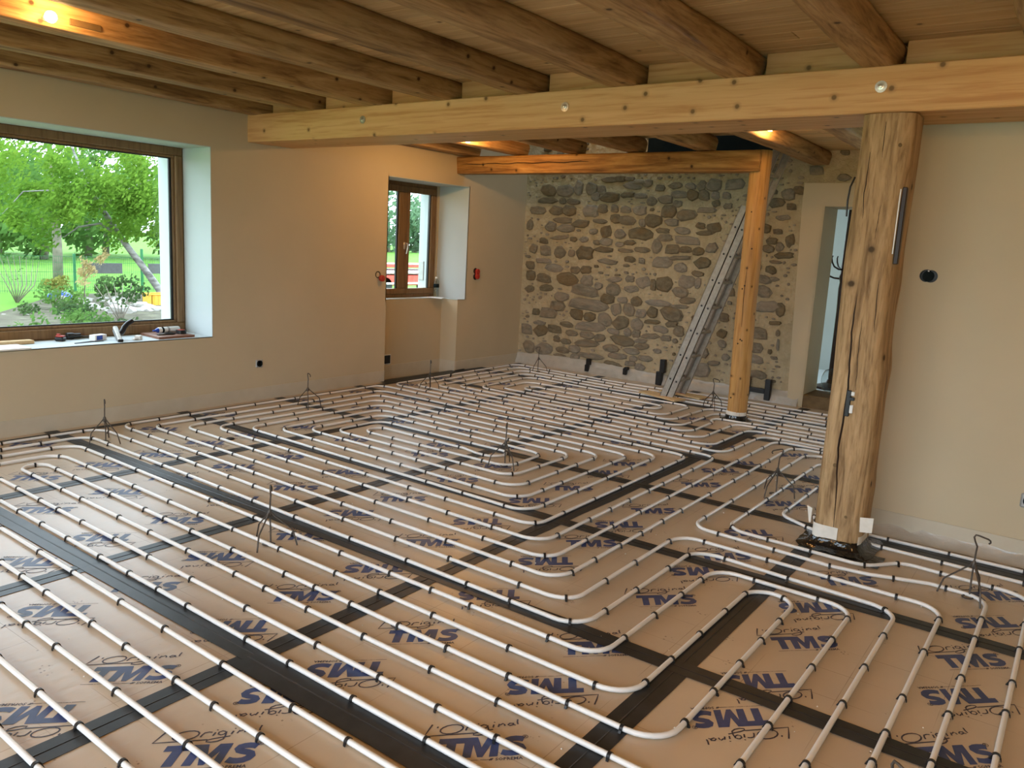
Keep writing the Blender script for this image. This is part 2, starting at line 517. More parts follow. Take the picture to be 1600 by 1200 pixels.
CLIPS=[360,94,368,93,388,94,317,111,335,110,378,109,405,109,275,128,324,127,368,126,411,124,423,124,230,146,247,145,276,144,316,143,342,143,376,141,394,141,424,139,443,141,186,164,230,163,264,161,306,160,340,159,379,159,399,159,419,158,446,157,462,157,142,182,194,180,255,178,282,178,329,176,370,175,396,175,430,174,464,173,481,173,103,198,156,196,205,195,271,194,307,192,348,192,393,192,427,191,455,189,480,188,92,216,107,214,146,213,169,213,211,211,242,211,277,211,316,210,338,208,367,208,401,206,437,206,468,206,512,204,85,225,90,230,104,232,127,229,172,228,209,228,255,227,291,226,332,225,353,224,405,223,441,222,461,222,508,220,521,226,524,236,523,261,522,287,522,311,522,334,522,349,516,358,509,359,71,210,70,225,76,244,89,247,110,247,142,245,167,246,206,245,236,244,268,244,284,244,348,240,377,239,409,239,449,238,488,237,498,242,501,250,502,261,501,299,501,327,499,341,501,351,53,218,54,249,60,264,71,265,97,265,137,263,181,262,219,261,251,261,261,260,366,256,415,255,441,255,456,255,477,262,480,275,479,302,479,352,482,365,499,369,529,368,538,369,544,357,544,332,544,303,544,274,545,253,545,227,36,225,36,250,36,266,46,277,67,282,112,281,139,280,169,280,203,279,237,279,384,273,400,273,425,272,442,271,454,274,459,279,462,291,462,320,460,354,462,377,466,383,478,387,501,385,511,383,543,383,556,379,560,370,560,351,561,317,560,284,561,250,561,240,18,232,21,263,19,287,21,296,33,300,67,298,104,296,151,295,188,296,214,296,401,289,418,288,441,291,445,300,446,319,445,349,446,389,452,400,460,402,484,400,495,401,539,400,557,399,570,396,577,385,576,347,577,303,577,275,577,255,21,439,18,409,19,375,17,337,20,323,29,317,38,315,85,314,127,313,172,313,192,312,170,328,123,330,87,331,56,332,40,337,35,368,35,406,592,267,592,302,592,334,591,375,592,399,587,416,574,428,551,422,533,416,493,418,461,421,450,427,444,440,444,450,444,484,442,560,608,285,608,317,608,343,608,377,608,407,606,433,592,446,569,447,547,447,541,435,536,429,519,428,485,430,474,431,463,437,459,448,460,467,461,504,525,464,537,463,567,464,592,462,604,463,523,480,537,480,568,480,594,480,603,481,19,446,401,306,416,306,428,316,429,338,428,389,428,416,428,442,427,487,427,530,427,585,426,605,426,638,426,650,429,660,442,664,450,664,36,451,370,324,386,323,406,326,412,341,412,387,411,421,410,534,410,555,410,585,409,613,409,643,409,656,413,672,423,674,447,676,55,431,53,392,52,366,55,353,73,347,103,346,145,344,298,343,330,341,363,340,392,343,396,354,70,404,68,381,71,371,88,364,121,363,282,360,313,357,351,357,373,364,379,387,89,430,86,398,90,386,102,381,126,380,169,379,264,379,282,376,313,376,346,375,358,382,361,391,104,464,105,432,104,416,107,401,120,397,149,395,186,394,198,395,220,394,267,393,308,391,322,390,340,394,345,407,345,438,345,471,344,506,344,528,121,460,120,428,123,419,139,412,194,411,181,411,242,411,270,409,313,409,326,415,328,422,329,457,329,491,328,507,325,516,138,473,137,450,138,434,157,426,175,426,201,427,165,426,229,427,269,427,288,426,306,433,311,442,312,459,312,490,307,503,163,441,187,442,215,442,236,442,275,442,291,449,296,454,297,471,292,484,153,454,157,461,176,460,192,459,239,459,266,455,276,462,272,471,152,477,193,475,238,474,264,476,120,481,124,491,136,495,187,492,224,491,260,492,279,490,107,495,112,504,122,509,140,509,171,508,212,507,251,505,296,506,90,511,91,522,106,524,123,525,154,525,187,524,224,522,250,522,288,522,310,522,75,528,80,539,100,541,122,541,171,540,215,539,265,537,302,536,328,537,59,533,60,555,73,557,104,556,142,557,171,556,201,555,240,555,271,554,311,553,343,554,358,548,40,564,45,574,61,575,106,574,128,574,166,573,202,570,286,569,328,569,360,571,375,566,24,573,26,593,33,595,72,592,104,591,154,589,187,586,284,584,309,585,337,585,372,585,385,585,392,578,394,535,394,486,395,437,396,388,376,546,377,499,379,457,379,423,361,535,361,505,360,469,362,430,362,422,16,827,19,791,18,753,22,708,21,633,24,617,37,609,71,607,121,607,271,601,310,601,374,603,390,608,394,619,394,668,396,679,411,684,426,684,36,759,38,708,37,676,39,644,42,631,56,624,89,622,125,622,264,618,301,617,322,616,359,618,375,623,377,640,376,685,383,700,393,700,423,697,442,700,55,740,55,692,54,657,60,644,73,639,142,606,223,635,273,635,321,634,344,636,354,640,359,653,359,671,359,702,363,712,379,716,402,715,425,714,438,714,70,739,72,705,72,671,75,659,85,655,107,654,141,653,221,651,260,651,302,650,325,650,340,661,342,700,335,716,336,736,354,741,370,732,393,731,424,729,435,730,87,732,90,702,91,684,93,675,105,670,148,669,185,668,230,667,251,666,281,666,312,668,325,674,327,689,326,735,330,749,350,750,358,748,392,748,417,747,106,715,109,698,111,689,118,686,141,685,179,684,220,685,261,684,294,683,304,686,309,695,310,709,310,750,313,763,325,768,344,766,368,765,406,763,424,762,139,702,170,699,200,700,241,698,278,699,289,706,294,713,294,755,290,761,275,764,236,764,201,765,169,762,118,771,99,772,89,770,85,756,126,703,124,717,139,723,169,721,200,719,239,719,263,717,277,727,274,735,265,739,236,742,201,742,156,742,122,744,104,744,19,839,32,841,72,837,114,833,151,831,183,829,220,831,323,837,357,839,385,836,405,835,34,798,35,822,52,824,82,823,138,818,189,813,220,814,336,817,378,817,414,815,52,784,52,796,64,806,100,803,141,799,185,796,228,797,333,800,359,801,406,798,419,797,68,774,71,787,84,788,108,786,147,785,188,782,227,780,338,783,346,784,382,782,423,781,476,492,477,501,477,533,476,557,479,478,495,468,443,458,444,526,443,572,443,605,442,624,444,641,453,649,460,475,460,534,459,586,458,606,460,625,492,491]
LOGOS=[359,136,0,418,127,0,354,216,0,416,224,0,478,183,0,475,322,0,536,324,0,597,279,0,534,405,0,352,301,0,298,261,0,231,311,0,292,342,0,290,396,0,235,430,0,165,418,0,170,351,0,109,214,0,110,293,0,170,192,0,163,270,0,233,231,0,297,176,0,473,262,0,593,355,0,594,437,0,414,359,0,414,433,0,413,508,0,475,392,0,354,436,0,352,518,0,471,549,0,355,258,1,227,356,1,290,304,1,350,343,1,286,440,1,225,459,1,106,374,1,108,417,1,109,256,1,103,335,1,168,313,1,168,235,1,225,274,1,230,193,1,291,217,1,235,155,1,44,334,1,293,141,1,359,103,1,356,180,1,413,187,1,409,162,1,474,226,1,413,272,1,533,251,1,532,281,1,528,360,1,594,400,1,593,321,1,410,322,1,411,396,1,409,553,1,472,437,1,473,364,1,350,396,1,350,484,1,412,585,1,470,508,1,465,586,1,30,490,0,88,509,1,146,490,0,204,509,1,262,490,0,30,558,0,88,577,1,146,558,0,204,577,1,262,558,0,320,577,1,30,626,0,88,645,1,146,626,0,204,645,1,262,626,0,320,645,1,378,626,0,436,645,1,494,626,0,30,694,0,88,713,1,146,694,0,204,713,1,262,694,0,320,713,1,378,694,0,436,713,1,494,694,0,30,762,0,88,781,1,146,762,0,204,781,1,262,762,0,320,781,1,378,762,0,436,781,1,494,762,0,30,830,0,146,830,0,262,830,0,378,830,0,494,830,0,30,-50,0,88,-31,1,146,-50,0,204,-31,1,262,-50,0,320,-31,1,378,-50,0,436,-31,1,494,-50,0,552,-31,1,610,-50,0,668,-31,1,30,24,0,88,43,1,146,24,0,204,43,1,262,24,0,320,43,1,378,24,0,436,43,1,494,24,0,552,43,1,610,24,0,668,43,1,30,98,0,88,117,1,146,98,0,262,98,0,494,98,0,552,117,1,610,98,0,668,117,1,30,172,0,552,191,1,610,172,0,668,191,1,30,246,0,668,265,1,668,339,1,30,394,0,668,413,1]
STONES=[69,446,39,27,121,447,41,27,157,452,23,31,194,452,28,26,223,449,22,19,306,459,44,16,270,475,27,12,243,473,38,12,296,475,26,9,323,468,31,9,344,464,23,16,376,455,20,14,415,459,29,13,452,459,24,13,478,459,19,20,506,460,34,24,552,464,36,21,246,431,49,21,207,433,22,17,294,438,32,12,329,436,31,11,68,422,48,15,113,422,18,15,145,420,35,12,358,425,23,18,393,428,32,16,424,419,20,13,427,440,34,16,459,439,26,20,486,438,23,20,512,439,18,15,538,438,18,13,515,421,16,13,543,416,18,11,39,396,46,20,95,397,36,20,135,398,35,22,196,399,39,26,229,405,25,18,262,405,19,16,292,403,26,14,329,402,31,18,403,401,30,27,448,395,38,24,493,407,37,11,264,382,24,19,297,378,40,21,170,367,45,17,226,375,33,10,367,380,40,25,413,377,30,14,337,374,16,16,17,360,19,23,82,357,30,22,127,354,47,17,117,374,47,12,336,349,56,25,242,350,25,26,208,349,22,12,281,347,27,19,392,358,30,11,399,342,35,14,440,359,34,13,484,372,21,12,515,368,28,20,495,356,33,9,456,338,57,17,380,323,23,28,419,318,30,20,453,317,27,13,483,315,26,16,515,324,23,22,33,300,22,20,71,297,30,23,114,296,30,25,187,297,42,29,149,294,18,15,244,326,33,17,283,322,22,10,309,327,26,12,219,323,17,12,182,329,23,12,153,329,17,11,111,331,47,9,63,321,24,13,240,307,47,12,300,308,32,9,345,312,34,12,313,288,26,13,440,298,48,9,254,279,49,11,67,271,43,11,24,258,25,18,99,254,45,19,164,254,23,17,193,256,28,17,397,285,40,24,445,277,29,20,497,289,34,22,345,286,16,12,137,230,61,28,198,229,31,25,70,226,40,20,29,230,28,26,352,236,31,23,409,237,35,32,463,245,34,25,276,237,35,11,317,242,21,14,488,265,26,11,380,232,14,23,233,219,20,15,273,214,35,27,322,218,32,14,194,204,70,24,128,184,39,20,78,203,37,15,28,196,25,16,448,220,34,19,490,243,14,22,206,170,89,27,115,161,37,23,261,189,34,20,300,190,24,13,337,190,29,20,392,191,63,13,469,202,36,13,321,167,27,29,285,166,24,25,88,141,43,25,51,140,19,16,173,144,34,23,214,140,31,20,257,139,34,27,302,134,39,28,343,136,32,24,353,162,22,19,383,167,25,23,431,168,49,27,451,187,37,9,26,91,32,24,70,91,37,26,113,100,39,18,148,116,35,13,216,116,67,21,165,95,28,14,212,95,35,16,66,111,34,10,247,92,24,19,281,112,30,12,321,114,20,17,345,113,20,17,384,145,33,10,408,130,34,15,435,145,27,13,382,111,39,13,454,131,24,22,308,92,56,20,208,74,62,16,149,72,24,14,121,75,19,14,363,84,34,15,359,97,31,9,423,111,24,13,446,107,14,10,35,45,32,26,83,44,49,27,138,49,39,14,177,56,28,18,178,35,22,16,133,32,33,10,277,70,44,16,335,69,38,12,403,78,19,9,228,44,62,13,300,53,46,13,342,52,20,12,376,57,32,13,288,31,41,13,362,34,25,15,334,40,24,11,673,442,25,20,650,425,27,19,632,370,21,17,648,345,21,13,666,394,25,10,686,347,16,23,641,328,24,13,666,334,16,16,677,316,35,12,653,284,21,15,661,301,21,7,624,288,13,16,640,236,34,24,637,263,34,16,652,205,47,24,681,201,19,23,641,146,36,23,633,115,31,21,558,136,21,17,560,113,18,14,638,88,34,16,649,56,34,16,514,50,36,30,520,87,18,22,546,67,27,10,572,85,17,13,559,173,22,17,661,265,20,8,674,171,25,9,682,151,9,12,670,109,8,10,685,126,6,21,682,417,19,12,637,449,23,12,659,365,19,10,695,450,24,16,720,448,20,12]
# ---------------------------------------------------------------- floor: boards, tape, print
XS = [-1.1, .115, 1.345, 2.595, 3.815, 5.05, 6.28, 7.5, 9.0]
YS = [-2.36, -1.34, -.32, .70, 1.71, 2.71, 3.77, 4.76, 5.77, 6.77, 7.76, 8.68]
XS[0] = 0.0
floor = tag(MB().box(-.3, 9.3, -3.5, 8.9, -.2, -.06).build('floor', M['concrete']), kind='structure')
board_me = {}
boards = {}
for i in range(len(XS) - 1):
    for j in range(len(YS) - 1):
        w, d = XS[i + 1] - XS[i] - .004, YS[j + 1] - YS[j] - .004
        k = (round(w, 3), round(d, 3))
        if k not in board_me:
            board_me[k] = MB().cbox(-w / 2, w / 2, -d / 2, d / 2, -.06, 0, .0015).mesh('insulation_board', M['kraft'])
        o = link('insulation_board', board_me[k], floor)
        o.location = ((XS[i] + XS[i + 1]) / 2, (YS[j] + YS[j + 1]) / 2, 0)
        boards[i, j] = o


def strip(pts, w, z=.0014, t=.0012):  # tape with a faintly wavy edge and a centre crease
    mb = MB()
    (x0, y0), (x1, y1) = pts
    L = math.hypot(x1 - x0, y1 - y0)
    ux, uy = (x1 - x0) / L, (y1 - y0) / L
    n = max(2, int(L / .35))
    vs = []
    for i in range(n + 1):
        s = L * i / n
        a = w / 2 + R.uniform(-.004, .004)
        b = w / 2 + R.uniform(-.004, .004)
        for q, h in ((-a, 0), (-a, t), (-.004, t), (0, t + .0016), (.004, t), (b, t), (b, 0)):
            vs.append((x0 + ux * s - uy * q, y0 + uy * s + ux * q, z + h))
    fs = []
    for i in range(n):
        for k in range(6):
            fs.append((i * 7 + k, i * 7 + k + 1, i * 7 + 8 + k, i * 7 + 7 + k))
    mb.add(vs, fs)
    return mb.build('seam_tape', M['tape'], floor)


for x in XS[1:-1]:
    strip(((x, -2.1), (x, 8.6)), .098 if x > .2 else .07)
for j, y in enumerate(YS[1:-1]):
    w = .098
    if j == 3:
        strip(((.02, 1.745), (3.82, 1.715)), .10, .0028)
        strip(((3.80, 1.69), (7.4, 1.64)), .145, .0042)
        continue
    strip(((.02, y + .012), (7.4, y - .018)), w, .0028)
strip(((5.1, 4.775), (8.9, 4.66)), .12, .004)
strip(((.03, 6.12), (.03, 7.9)), .16, .004)


# print: hand lettering over block letters, at 45 degrees on every board
def logo_mesh():
    mb = MB()
    sh = lambda x, y: (x + .22 * y, y)
    def poly(p):
        p = [sh(*q) for q in p]
        mb.add([(x, y, 0) for x, y in p], [tuple(range(len(p)))], 0)
    poly([(.24, 0), (.54, 0), (.54, .72), (.80, .72), (.80, 1), (-.02, 1), (-.02, .72), (.24, .72)])
    poly([(.80, 0), (1.07, 0), (1.09, .62), (1.27, 0), (1.43, 0), (1.65, .62), (1.63, 0), (1.90, 0), (1.90, 1), (1.52, 1), (1.36, .48), (1.20, 1), (.80, 1)][::1])
    sp = [(2.70, .80), (2.60, .845), (2.46, .865), (2.32, .85), (2.21, .80), (2.18, .71), (2.24, .62), (2.36, .57), (2.50, .53),
          (2.62, .47), (2.67, .37), (2.62, .24), (2.50, .155), (2.34, .13), (2.18, .15), (2.03, .21)]
    mb.ribbon([sh(x - .02, y) for x, y in sp], .27)
    Wd = .055
    st = [[(.02, 1.78), (-.10, 1.55), (-.28, 1.17), (.2, 1.19), (.9, 1.22), (1.30, 1.235)],
          [(.20, 1.66), (.16, 1.58)],
          [(.62 + .36 * cos(a) + .12 * sin(a), 1.49 + .24 * sin(a)) for a in [2 * pi * k / 14 for k in range(15)]],
          [(1.06, 1.38), (1.10, 1.50), (1.16, 1.60), (1.28, 1.63), (1.38, 1.61)],
          [(1.42, 1.42), (1.48, 1.60)], [(1.51, 1.70), (1.525, 1.74)],
          [(1.78, 1.62), (1.68, 1.66), (1.58, 1.60), (1.57, 1.50), (1.66, 1.45), (1.76, 1.50), (1.80, 1.62), (1.80, 1.40), (1.76, 1.24), (1.62, 1.14),
           (1.42, 1.10), (1.28, 1.13), (1.30, 1.21), (1.46, 1.27), (1.72, 1.33), (1.95, 1.38)],
          [(1.96, 1.48), (2.01, 1.64)], [(2.04, 1.74), (2.055, 1.78)],
          [(2.13, 1.50), (2.20, 1.66), (2.21, 1.60), (2.32, 1.68), (2.36, 1.62), (2.36, 1.54)],
          [(2.66, 1.66), (2.55, 1.68), (2.47, 1.60), (2.52, 1.54), (2.62, 1.58), (2.68, 1.68), (2.66, 1.58), (2.72, 1.56)],
          [(2.84, 1.88), (2.80, 1.72), (2.80, 1.60)]]
    for s_ in st:
        mb.ribbon(s_, Wd, .0001, 1)
    mb.ribbon([(2.93 + .085 * cos(2 * pi * k / 12), .93 + .085 * sin(2 * pi * k / 12)) for k in range(13)], .022, .0001, 1)
    for s_ in ([(2.91, .88), (2.91, .98), (2.95, .98), (2.955, .94), (2.91, .93)], [(2.93, .93), (2.96, .88)]):
        mb.ribbon(s_, .018, .0001, 1)
    x = .02
    for l in (.42, .05, .10, .04, .26, .03, .22, .02, .30):
        mb.ribbon([(x, -.135), (x + l, -.135)], .022, .0001, 1)
        x += l + .022
    for a in (0, .05):  # small mark before the maker's name
        mb.ribbon([(1.62 + a, -.18), (1.70 + a, -.08)], .035, .0001, 1)
    cu = bpy.data.curves.new('t', 'FONT')
    cu.body = 'SOPREMA'
    cu.size = .19
    cu.shear = .15
    cu.offset = .004
    cu.resolution_u = 1
    to = bpy.data.objects.new('t', cu)
    COL.objects.link(to)
    me = to.to_mesh()
    xm = max(v.co.x for v in me.vertices)
    b = [(1.80 + v.co.x * .86 / xm, -.195 + v.co.y, .0001) for v in me.vertices]
    mb.add(b, [tuple(p.vertices) for p in me.polygons], 1)
    to.to_mesh_clear()
    bpy.data.objects.remove(to)
    bpy.data.curves.remove(cu)
    mb.v = [((x - 1.45) * .1, (y - .5) * .1, z) for x, y, z in mb.v]
    return mb.mesh('printed_logo', [M['ink'], M['ink2']])


LM = logo_mesh()
for k in range(0, len(LOGOS), 3):
    x, y, o = LOGOS[k] / 100, LOGOS[k + 1] / 100, LOGOS[k + 2]
    if not (.15 < x < 8.8 and -3 < y < 8.5): continue
    i = max(a for a in range(len(XS) - 1) if XS[a] <= x)
    j = max(a for a in range(len(YS) - 1) if YS[a] <= y)
    pr = link('printed_logo', LM, boards[i, j], False)
    bl = boards[i, j].location
    pr.location = (x - bl.x, y - bl.y, .0007)
    pr.rotation_euler = (0, 0, pi / 4 + pi * o)

# ---------------------------------------------------------------- walls
WX = -.65
w = MB()
def wl(y0, y1, z0, z1, x0=WX, x1=0): w.box(x0, x1, y0, y1, z0, z1)
wl(-3.6, 1.5, -.5, 5.2)
wl(1.5, 4.10, -.5, .622)
wl(1.5, 4.10, 2.212, 5.2)
wl(4.10, 6.19, -.5, 5.2)
wl(6.19, 7.52, 2.178, 5.2)
wl(6.19, 7.385, -.5, .868, WX, -.25)
wl(7.385, 7.52, -.5, .862)
wl(7.52, 8.68, -.5, 5.2)
w.hexa([(-.38, 7.43, .862), (0, 7.52, .862), (0, 7.53, .862), (-.38, 7.53, .862), (-.38, 7.43, 2.19), (0, 7.52, 2.19), (0, 7.53, 2.19), (-.38, 7.53, 2.19)])
w.box(WX, -.38, 7.40, 7.53, .862, 2.19)
w.hexa([(-.38, 6.18, .862), (0, 6.18, .862), (0, 6.19, .862), (-.38, 6.30, .862), (-.38, 6.18, 2.19), (0, 6.18, 2.19), (0, 6.19, 2.19), (-.38, 6.30, 2.19)])
w.box(WX, -.38, 6.18, 6.33, .862, 2.19)
w.box(WX, -.46, 4.02, 4.11, .622, 2.212)
wall_left = tag(w.build('wall_left', M['plaster']), kind='structure')
# thin sheets added over both window reveals, daylight put into their bluish colour
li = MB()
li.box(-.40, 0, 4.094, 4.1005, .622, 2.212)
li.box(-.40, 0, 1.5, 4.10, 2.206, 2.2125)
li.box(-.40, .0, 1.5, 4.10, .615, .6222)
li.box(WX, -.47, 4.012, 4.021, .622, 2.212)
tag(li.build('trim_4', M['plaster_daylit']), kind='structure')
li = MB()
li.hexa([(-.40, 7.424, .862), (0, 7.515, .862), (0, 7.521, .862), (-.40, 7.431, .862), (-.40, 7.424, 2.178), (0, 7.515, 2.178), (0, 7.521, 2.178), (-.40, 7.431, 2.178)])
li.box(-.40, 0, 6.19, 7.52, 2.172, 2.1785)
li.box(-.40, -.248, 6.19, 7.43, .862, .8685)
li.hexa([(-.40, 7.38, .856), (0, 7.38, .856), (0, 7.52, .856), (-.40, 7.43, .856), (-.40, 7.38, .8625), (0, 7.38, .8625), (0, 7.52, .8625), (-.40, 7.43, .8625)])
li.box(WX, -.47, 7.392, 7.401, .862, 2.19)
tag(li.build('trim_5', M['plaster_daylit']), kind='structure')
# film strip along the foot of the wall
b = MB()
for y0, y1, x in ((-2.2, 6.19, 0), (6.2, 7.385, -.25), (7.39, 8.68, 0)):
    b.cbox(x, x + .007, y0, y1, -.04, .122, .002)
b.cbox(-.25, 0, 7.379, 7.386, -.04, .122, .002)
b.cbox(-.25, 0, 6.19, 6.197, -.04, .122, .002)
tag(b.build('baseboard_left', M['strip']), kind='structure')

# far wall of field stone
DX0, DX1, DZ = 3.745, 4.62, 2.105
w = MB()
w.box(-.65, DX0, 8.68, 9.12, -.5, 5.2)
w.box(DX0, DX1, 8.68, 9.12, DZ, 5.2)
w.box(DX1, 5.5, 8.68, 9.12, -.5, 5.2)
w.box(7.4, 9.3, 8.68, 9.12, -.5, 5.2)
w.box(5.5, 7.4, 8.68, 9.12, -.5, .55)
w.box(5.5, 7.4, 8.68, 9.12, 2.45, 5.2)
wall_back = tag(w.build('wall_back', M['mortar']), kind='structure')


def stone_mesh(seed):
    r = random.Random(seed)
    n = r.choice((8, 9, 10, 12))
    e = r.uniform(2.1, 4.2)
    ph = r.uniform(0, 6.3)
    out = []
    for k in range(n):
        a = 2 * pi * k / n
        c, s_ = cos(a), sin(a)
        q = (abs(c) ** e + abs(s_) ** e) ** (-1 / e)
        q *= 1 + r.uniform(-.17, .13) + .06 * sin(2 * a + ph)
        out.append((c * q * .5, s_ * q * .5))
    vs = [(x, .5, z) for x, z in out] + [(x * .97, -.35, z * .97) for x, z in out] + [(x * .80, -.82 + r.uniform(-.12, .12), z * .78) for x, z in out]
    vs.append((r.uniform(-.1, .1), -1 + r.uniform(-.1, .1), r.uniform(-.1, .1)))
    fs = []
    for b_ in (0, n):
        for k in range(n):
            k2 = (k + 1) % n
            fs.append((b_ + k, b_ + k2, b_ + n + k2, b_ + n + k))
    for k in range(n):
        fs.append((2 * n + k, 2 * n + (k + 1) % n, 3 * n))
    mb = MB().add(vs, fs)
    return mb.mesh('stone', M['stone'], True, 50)


SM = [stone_mesh(40 + k) for k in range(26)]
placed = []
def stone(x, z, sx, sz, rot=0):
    o = link('stone', R.choice(SM), wall_back)
    o.location = (x, 8.676, z)
    o.scale = (sx, R.uniform(.010, .022), sz)
    o.rotation_euler = (0, rot, 0)
    placed.append((x, z, sx, sz))
for k in range(0, len(STONES), 4):
    x, z, a, c = (v / 200 for v in STONES[k:k + 4])
    if x < .03 + a / 2: x = .03 + a / 2
    stone(x, z, a * 1.22, c * 1.22, R.uniform(-.08, .08))
rs = random.Random(11)
tries = 0
while len(placed) < 285 and tries < 14000:
    tries += 1
    x, z = rs.uniform(.05, 3.5), rs.uniform(.17, 2.5)
    if rs.random() < .12: x, z = rs.uniform(.05, 1.7), rs.uniform(2.45, 2.95)
    big = rs.random() < .35
    a, c = (rs.uniform(.10, .2), rs.uniform(.06, .11)) if big else (rs.uniform(.045, .10), rs.uniform(.03, .055))
    if z > 2.3 and rs.random() < .3: x = rs.uniform(3.55, 4.4)
    if all(abs(x - p[0]) > (a + p[2]) / 2 + .014 or abs(z - p[1]) > (c + p[3]) / 2 + .012 for p in placed) and x - a / 2 > .02 and (x + a / 2 < 3.5 or z > 2.36):
        stone(x, z, a, c, rs.uniform(-.15, .15))
sm = MB()  # pinning chips between the stones
n = 0
tries = 0
while n < 330 and tries < 26000:
    tries += 1
    x, z = rs.uniform(.03, 3.5), rs.uniform(.16, 2.6)
    a, c = (rs.uniform(.035, .085), rs.uniform(.02, .042)) if n < 150 else (rs.uniform(.02, .05), rs.uniform(.012, .03))
    if all(abs(x - p[0]) > (a + p[2]) / 2 + .004 or abs(z - p[1]) > (c + p[3]) / 2 + .004 for p in placed):
        placed.append((x, z, a, c))
        k = 7
        ring = [(x + a / 2 * cos(2 * pi * q / k) * rs.uniform(.8, 1.1), z + c / 2 * sin(2 * pi * q / k) * rs.uniform(.8, 1.1)) for q in range(k)]
        sm.add([(p, 8.681, q) for p, q in ring] + [(x + (p - x) * .8, 8.668, z + (q - z) * .8) for p, q in ring],
               [(q, (q + 1) % k, k + (q + 1) % k, k + q) for q in range(k)] + [tuple(range(k, 2 * k))])
        n += 1
tag(sm.build('pinning_stones', M['stone'], wall_back), kind='stuff')
# plinth behind the pipes, wrapped in film
b = MB()
nx = 70
vs = []
for i in range(nx + 1):
    x = .01 + 3.70 * i / nx
    zt = .135 + .02 * sin(x * 1.9) + R.uniform(-.006, .006)
    for yy, z in ((8.675, zt + .004), (8.655 + R.uniform(-.004, .004), zt), (8.645 + R.uniform(-.008, .008), zt * .55), (8.625 + R.uniform(-.012, .012), .02), (8.62, -.05)):
        vs.append((x, yy, z))
b.add(vs, [(i * 5 + k, i * 5 + k + 1, i * 5 + 6 + k, i * 5 + 5 + k) for i in range(nx) for k in range(4)])
tag(b.build('baseboard_back', M['film'], None, True), kind='structure')
# plaster surround of the doorway
b = MB()
b.hexa([(3.60, 8.645, 0), (DX0, 8.645, 0), (DX0, 8.69, 0), (3.60, 8.69, 0), (3.525, 8.645, DZ), (DX0, 8.645, DZ), (DX0, 8.69, DZ), (3.525, 8.69, DZ)])
b.box(3.525, 4.80, 8.645, 8.69, DZ, 2.325)
b.box(DX1, 4.80, 8.645, 8.69, 0, DZ)
b.box(DX0 - .002, DX0 + .012, 8.645, 9.14, 0, DZ)
b.box(DX0 + .012, DX1 - .012, 8.645, 9.14, DZ - .012, DZ)
b.box(DX1 - .012, DX1, 8.645, 9.14, 0, DZ)
tag(b.build('trim_1', M['plaster']), kind='structure')
tag(MB().cbox(DX0, DX1, 8.66, 9.12, -.05, .135, .01).build('trim_2', M['mould']), kind='structure')

# partition on the right, closing walls out of view
tag(MB().box(5.19, 9.3, 4.95, 5.10, -.06, 2.66).build('wall_right', M['plaster']), kind='structure')
b = MB()
b.cbox(5.20, 9.2, 4.943, 4.951, -.04, .138, .002)
tag(b.build('baseboard_right', M['strip']), kind='structure')
b = MB()
nx = 60
vs = []
for i in range(nx + 1):
    x = 5.22 + 3.6 * i / nx
    for yy, z in ((4.943, .055 + R.uniform(-.015, .02)), (4.935 + R.uniform(-.004, .004), .038), (4.915 + R.uniform(-.012, .01), .025), (4.88 + R.uniform(-.015, .01), .004)):
        vs.append((x, yy, z))
b.add(vs, [(i * 4 + k, i * 4 + k + 1, i * 4 + 5 + k, i * 4 + 4 + k) for i in range(nx) for k in range(3)])
tag(b.build('trim_3', M['film'], None, True), kind='structure')
w = MB()
w.box(-.65, .3, -2.5, -2.2, -.2, 2.8)
w.box(7.7, 9.3, -2.5, -2.2, -.2, 2.8)
w.box(.3, 7.7, -2.5, -2.2, 2.5, 2.8)
tag(w.build('wall_front', M['plaster']), kind='structure')
w = MB()
w.box(9.0, 9.3, -2.5, 9.0, -.2, 2.8)
tag(w.build('wall_east', M['plaster']), kind='structure')

# room seen through the doorway
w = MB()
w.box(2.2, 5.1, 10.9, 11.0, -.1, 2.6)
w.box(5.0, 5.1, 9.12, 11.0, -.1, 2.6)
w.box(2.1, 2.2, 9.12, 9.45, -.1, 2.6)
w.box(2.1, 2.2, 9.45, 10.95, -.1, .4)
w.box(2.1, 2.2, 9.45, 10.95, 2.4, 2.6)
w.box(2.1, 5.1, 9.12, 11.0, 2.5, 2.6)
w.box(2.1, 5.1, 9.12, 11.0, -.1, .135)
tag(w.build('wall_hall', M['plaster_daylit']), kind='structure')  # daylit tone of the far room is put into the colour

# ---------------------------------------------------------------- ceiling planks, laid across the joists
CZ = 2.648
ceil = tag(MB().box(0, 9.0, -2.25, 4.5, CZ + .03, CZ + .16).box(3.60, 9.0, 4.5, 8.70, CZ + .03, CZ + .16).box(0, 3.60, 4.5, 7.42, CZ + .03, CZ + .16)
           .build('ceiling', M['plank']), kind='structure')
pm = {}
y = -2.22
while y < 8.66:
    d = .142
    x0 = 3.60 if y > 7.40 else .0
    cut = [x0] + ([R.uniform(2.2, 6.4)] if R.random() < .75 and x0 == 0 else []) + [9.0]
    for a, c in zip(cut[:-1], cut[1:]):
        o = MB().cbox(a + .001, c - .001, y + .0008, min(y + d, 8.68) - .0008, CZ, CZ + .03, .003).build('ceiling_plank', M['plank'], ceil)
    y += d
# stair opening: lit from the storey above
w = MB()
w.box(0, 3.62, 7.36, 7.42, 2.70, 5.2)
w.box(3.64, 3.72, 7.42, 8.68, 2.70, 5.2)
w.box(1.5, 3.72, 7.36, 8.68, 5.0, 5.1)  # unseen roof piece added to cut down the skylight in the shaft
tag(w.build('wall_stair', M['plaster']), kind='structure')
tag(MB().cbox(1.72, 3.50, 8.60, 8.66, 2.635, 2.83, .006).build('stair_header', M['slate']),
    'dark slate coloured board on the stone wall above the old beam', 'board', kind='thing')

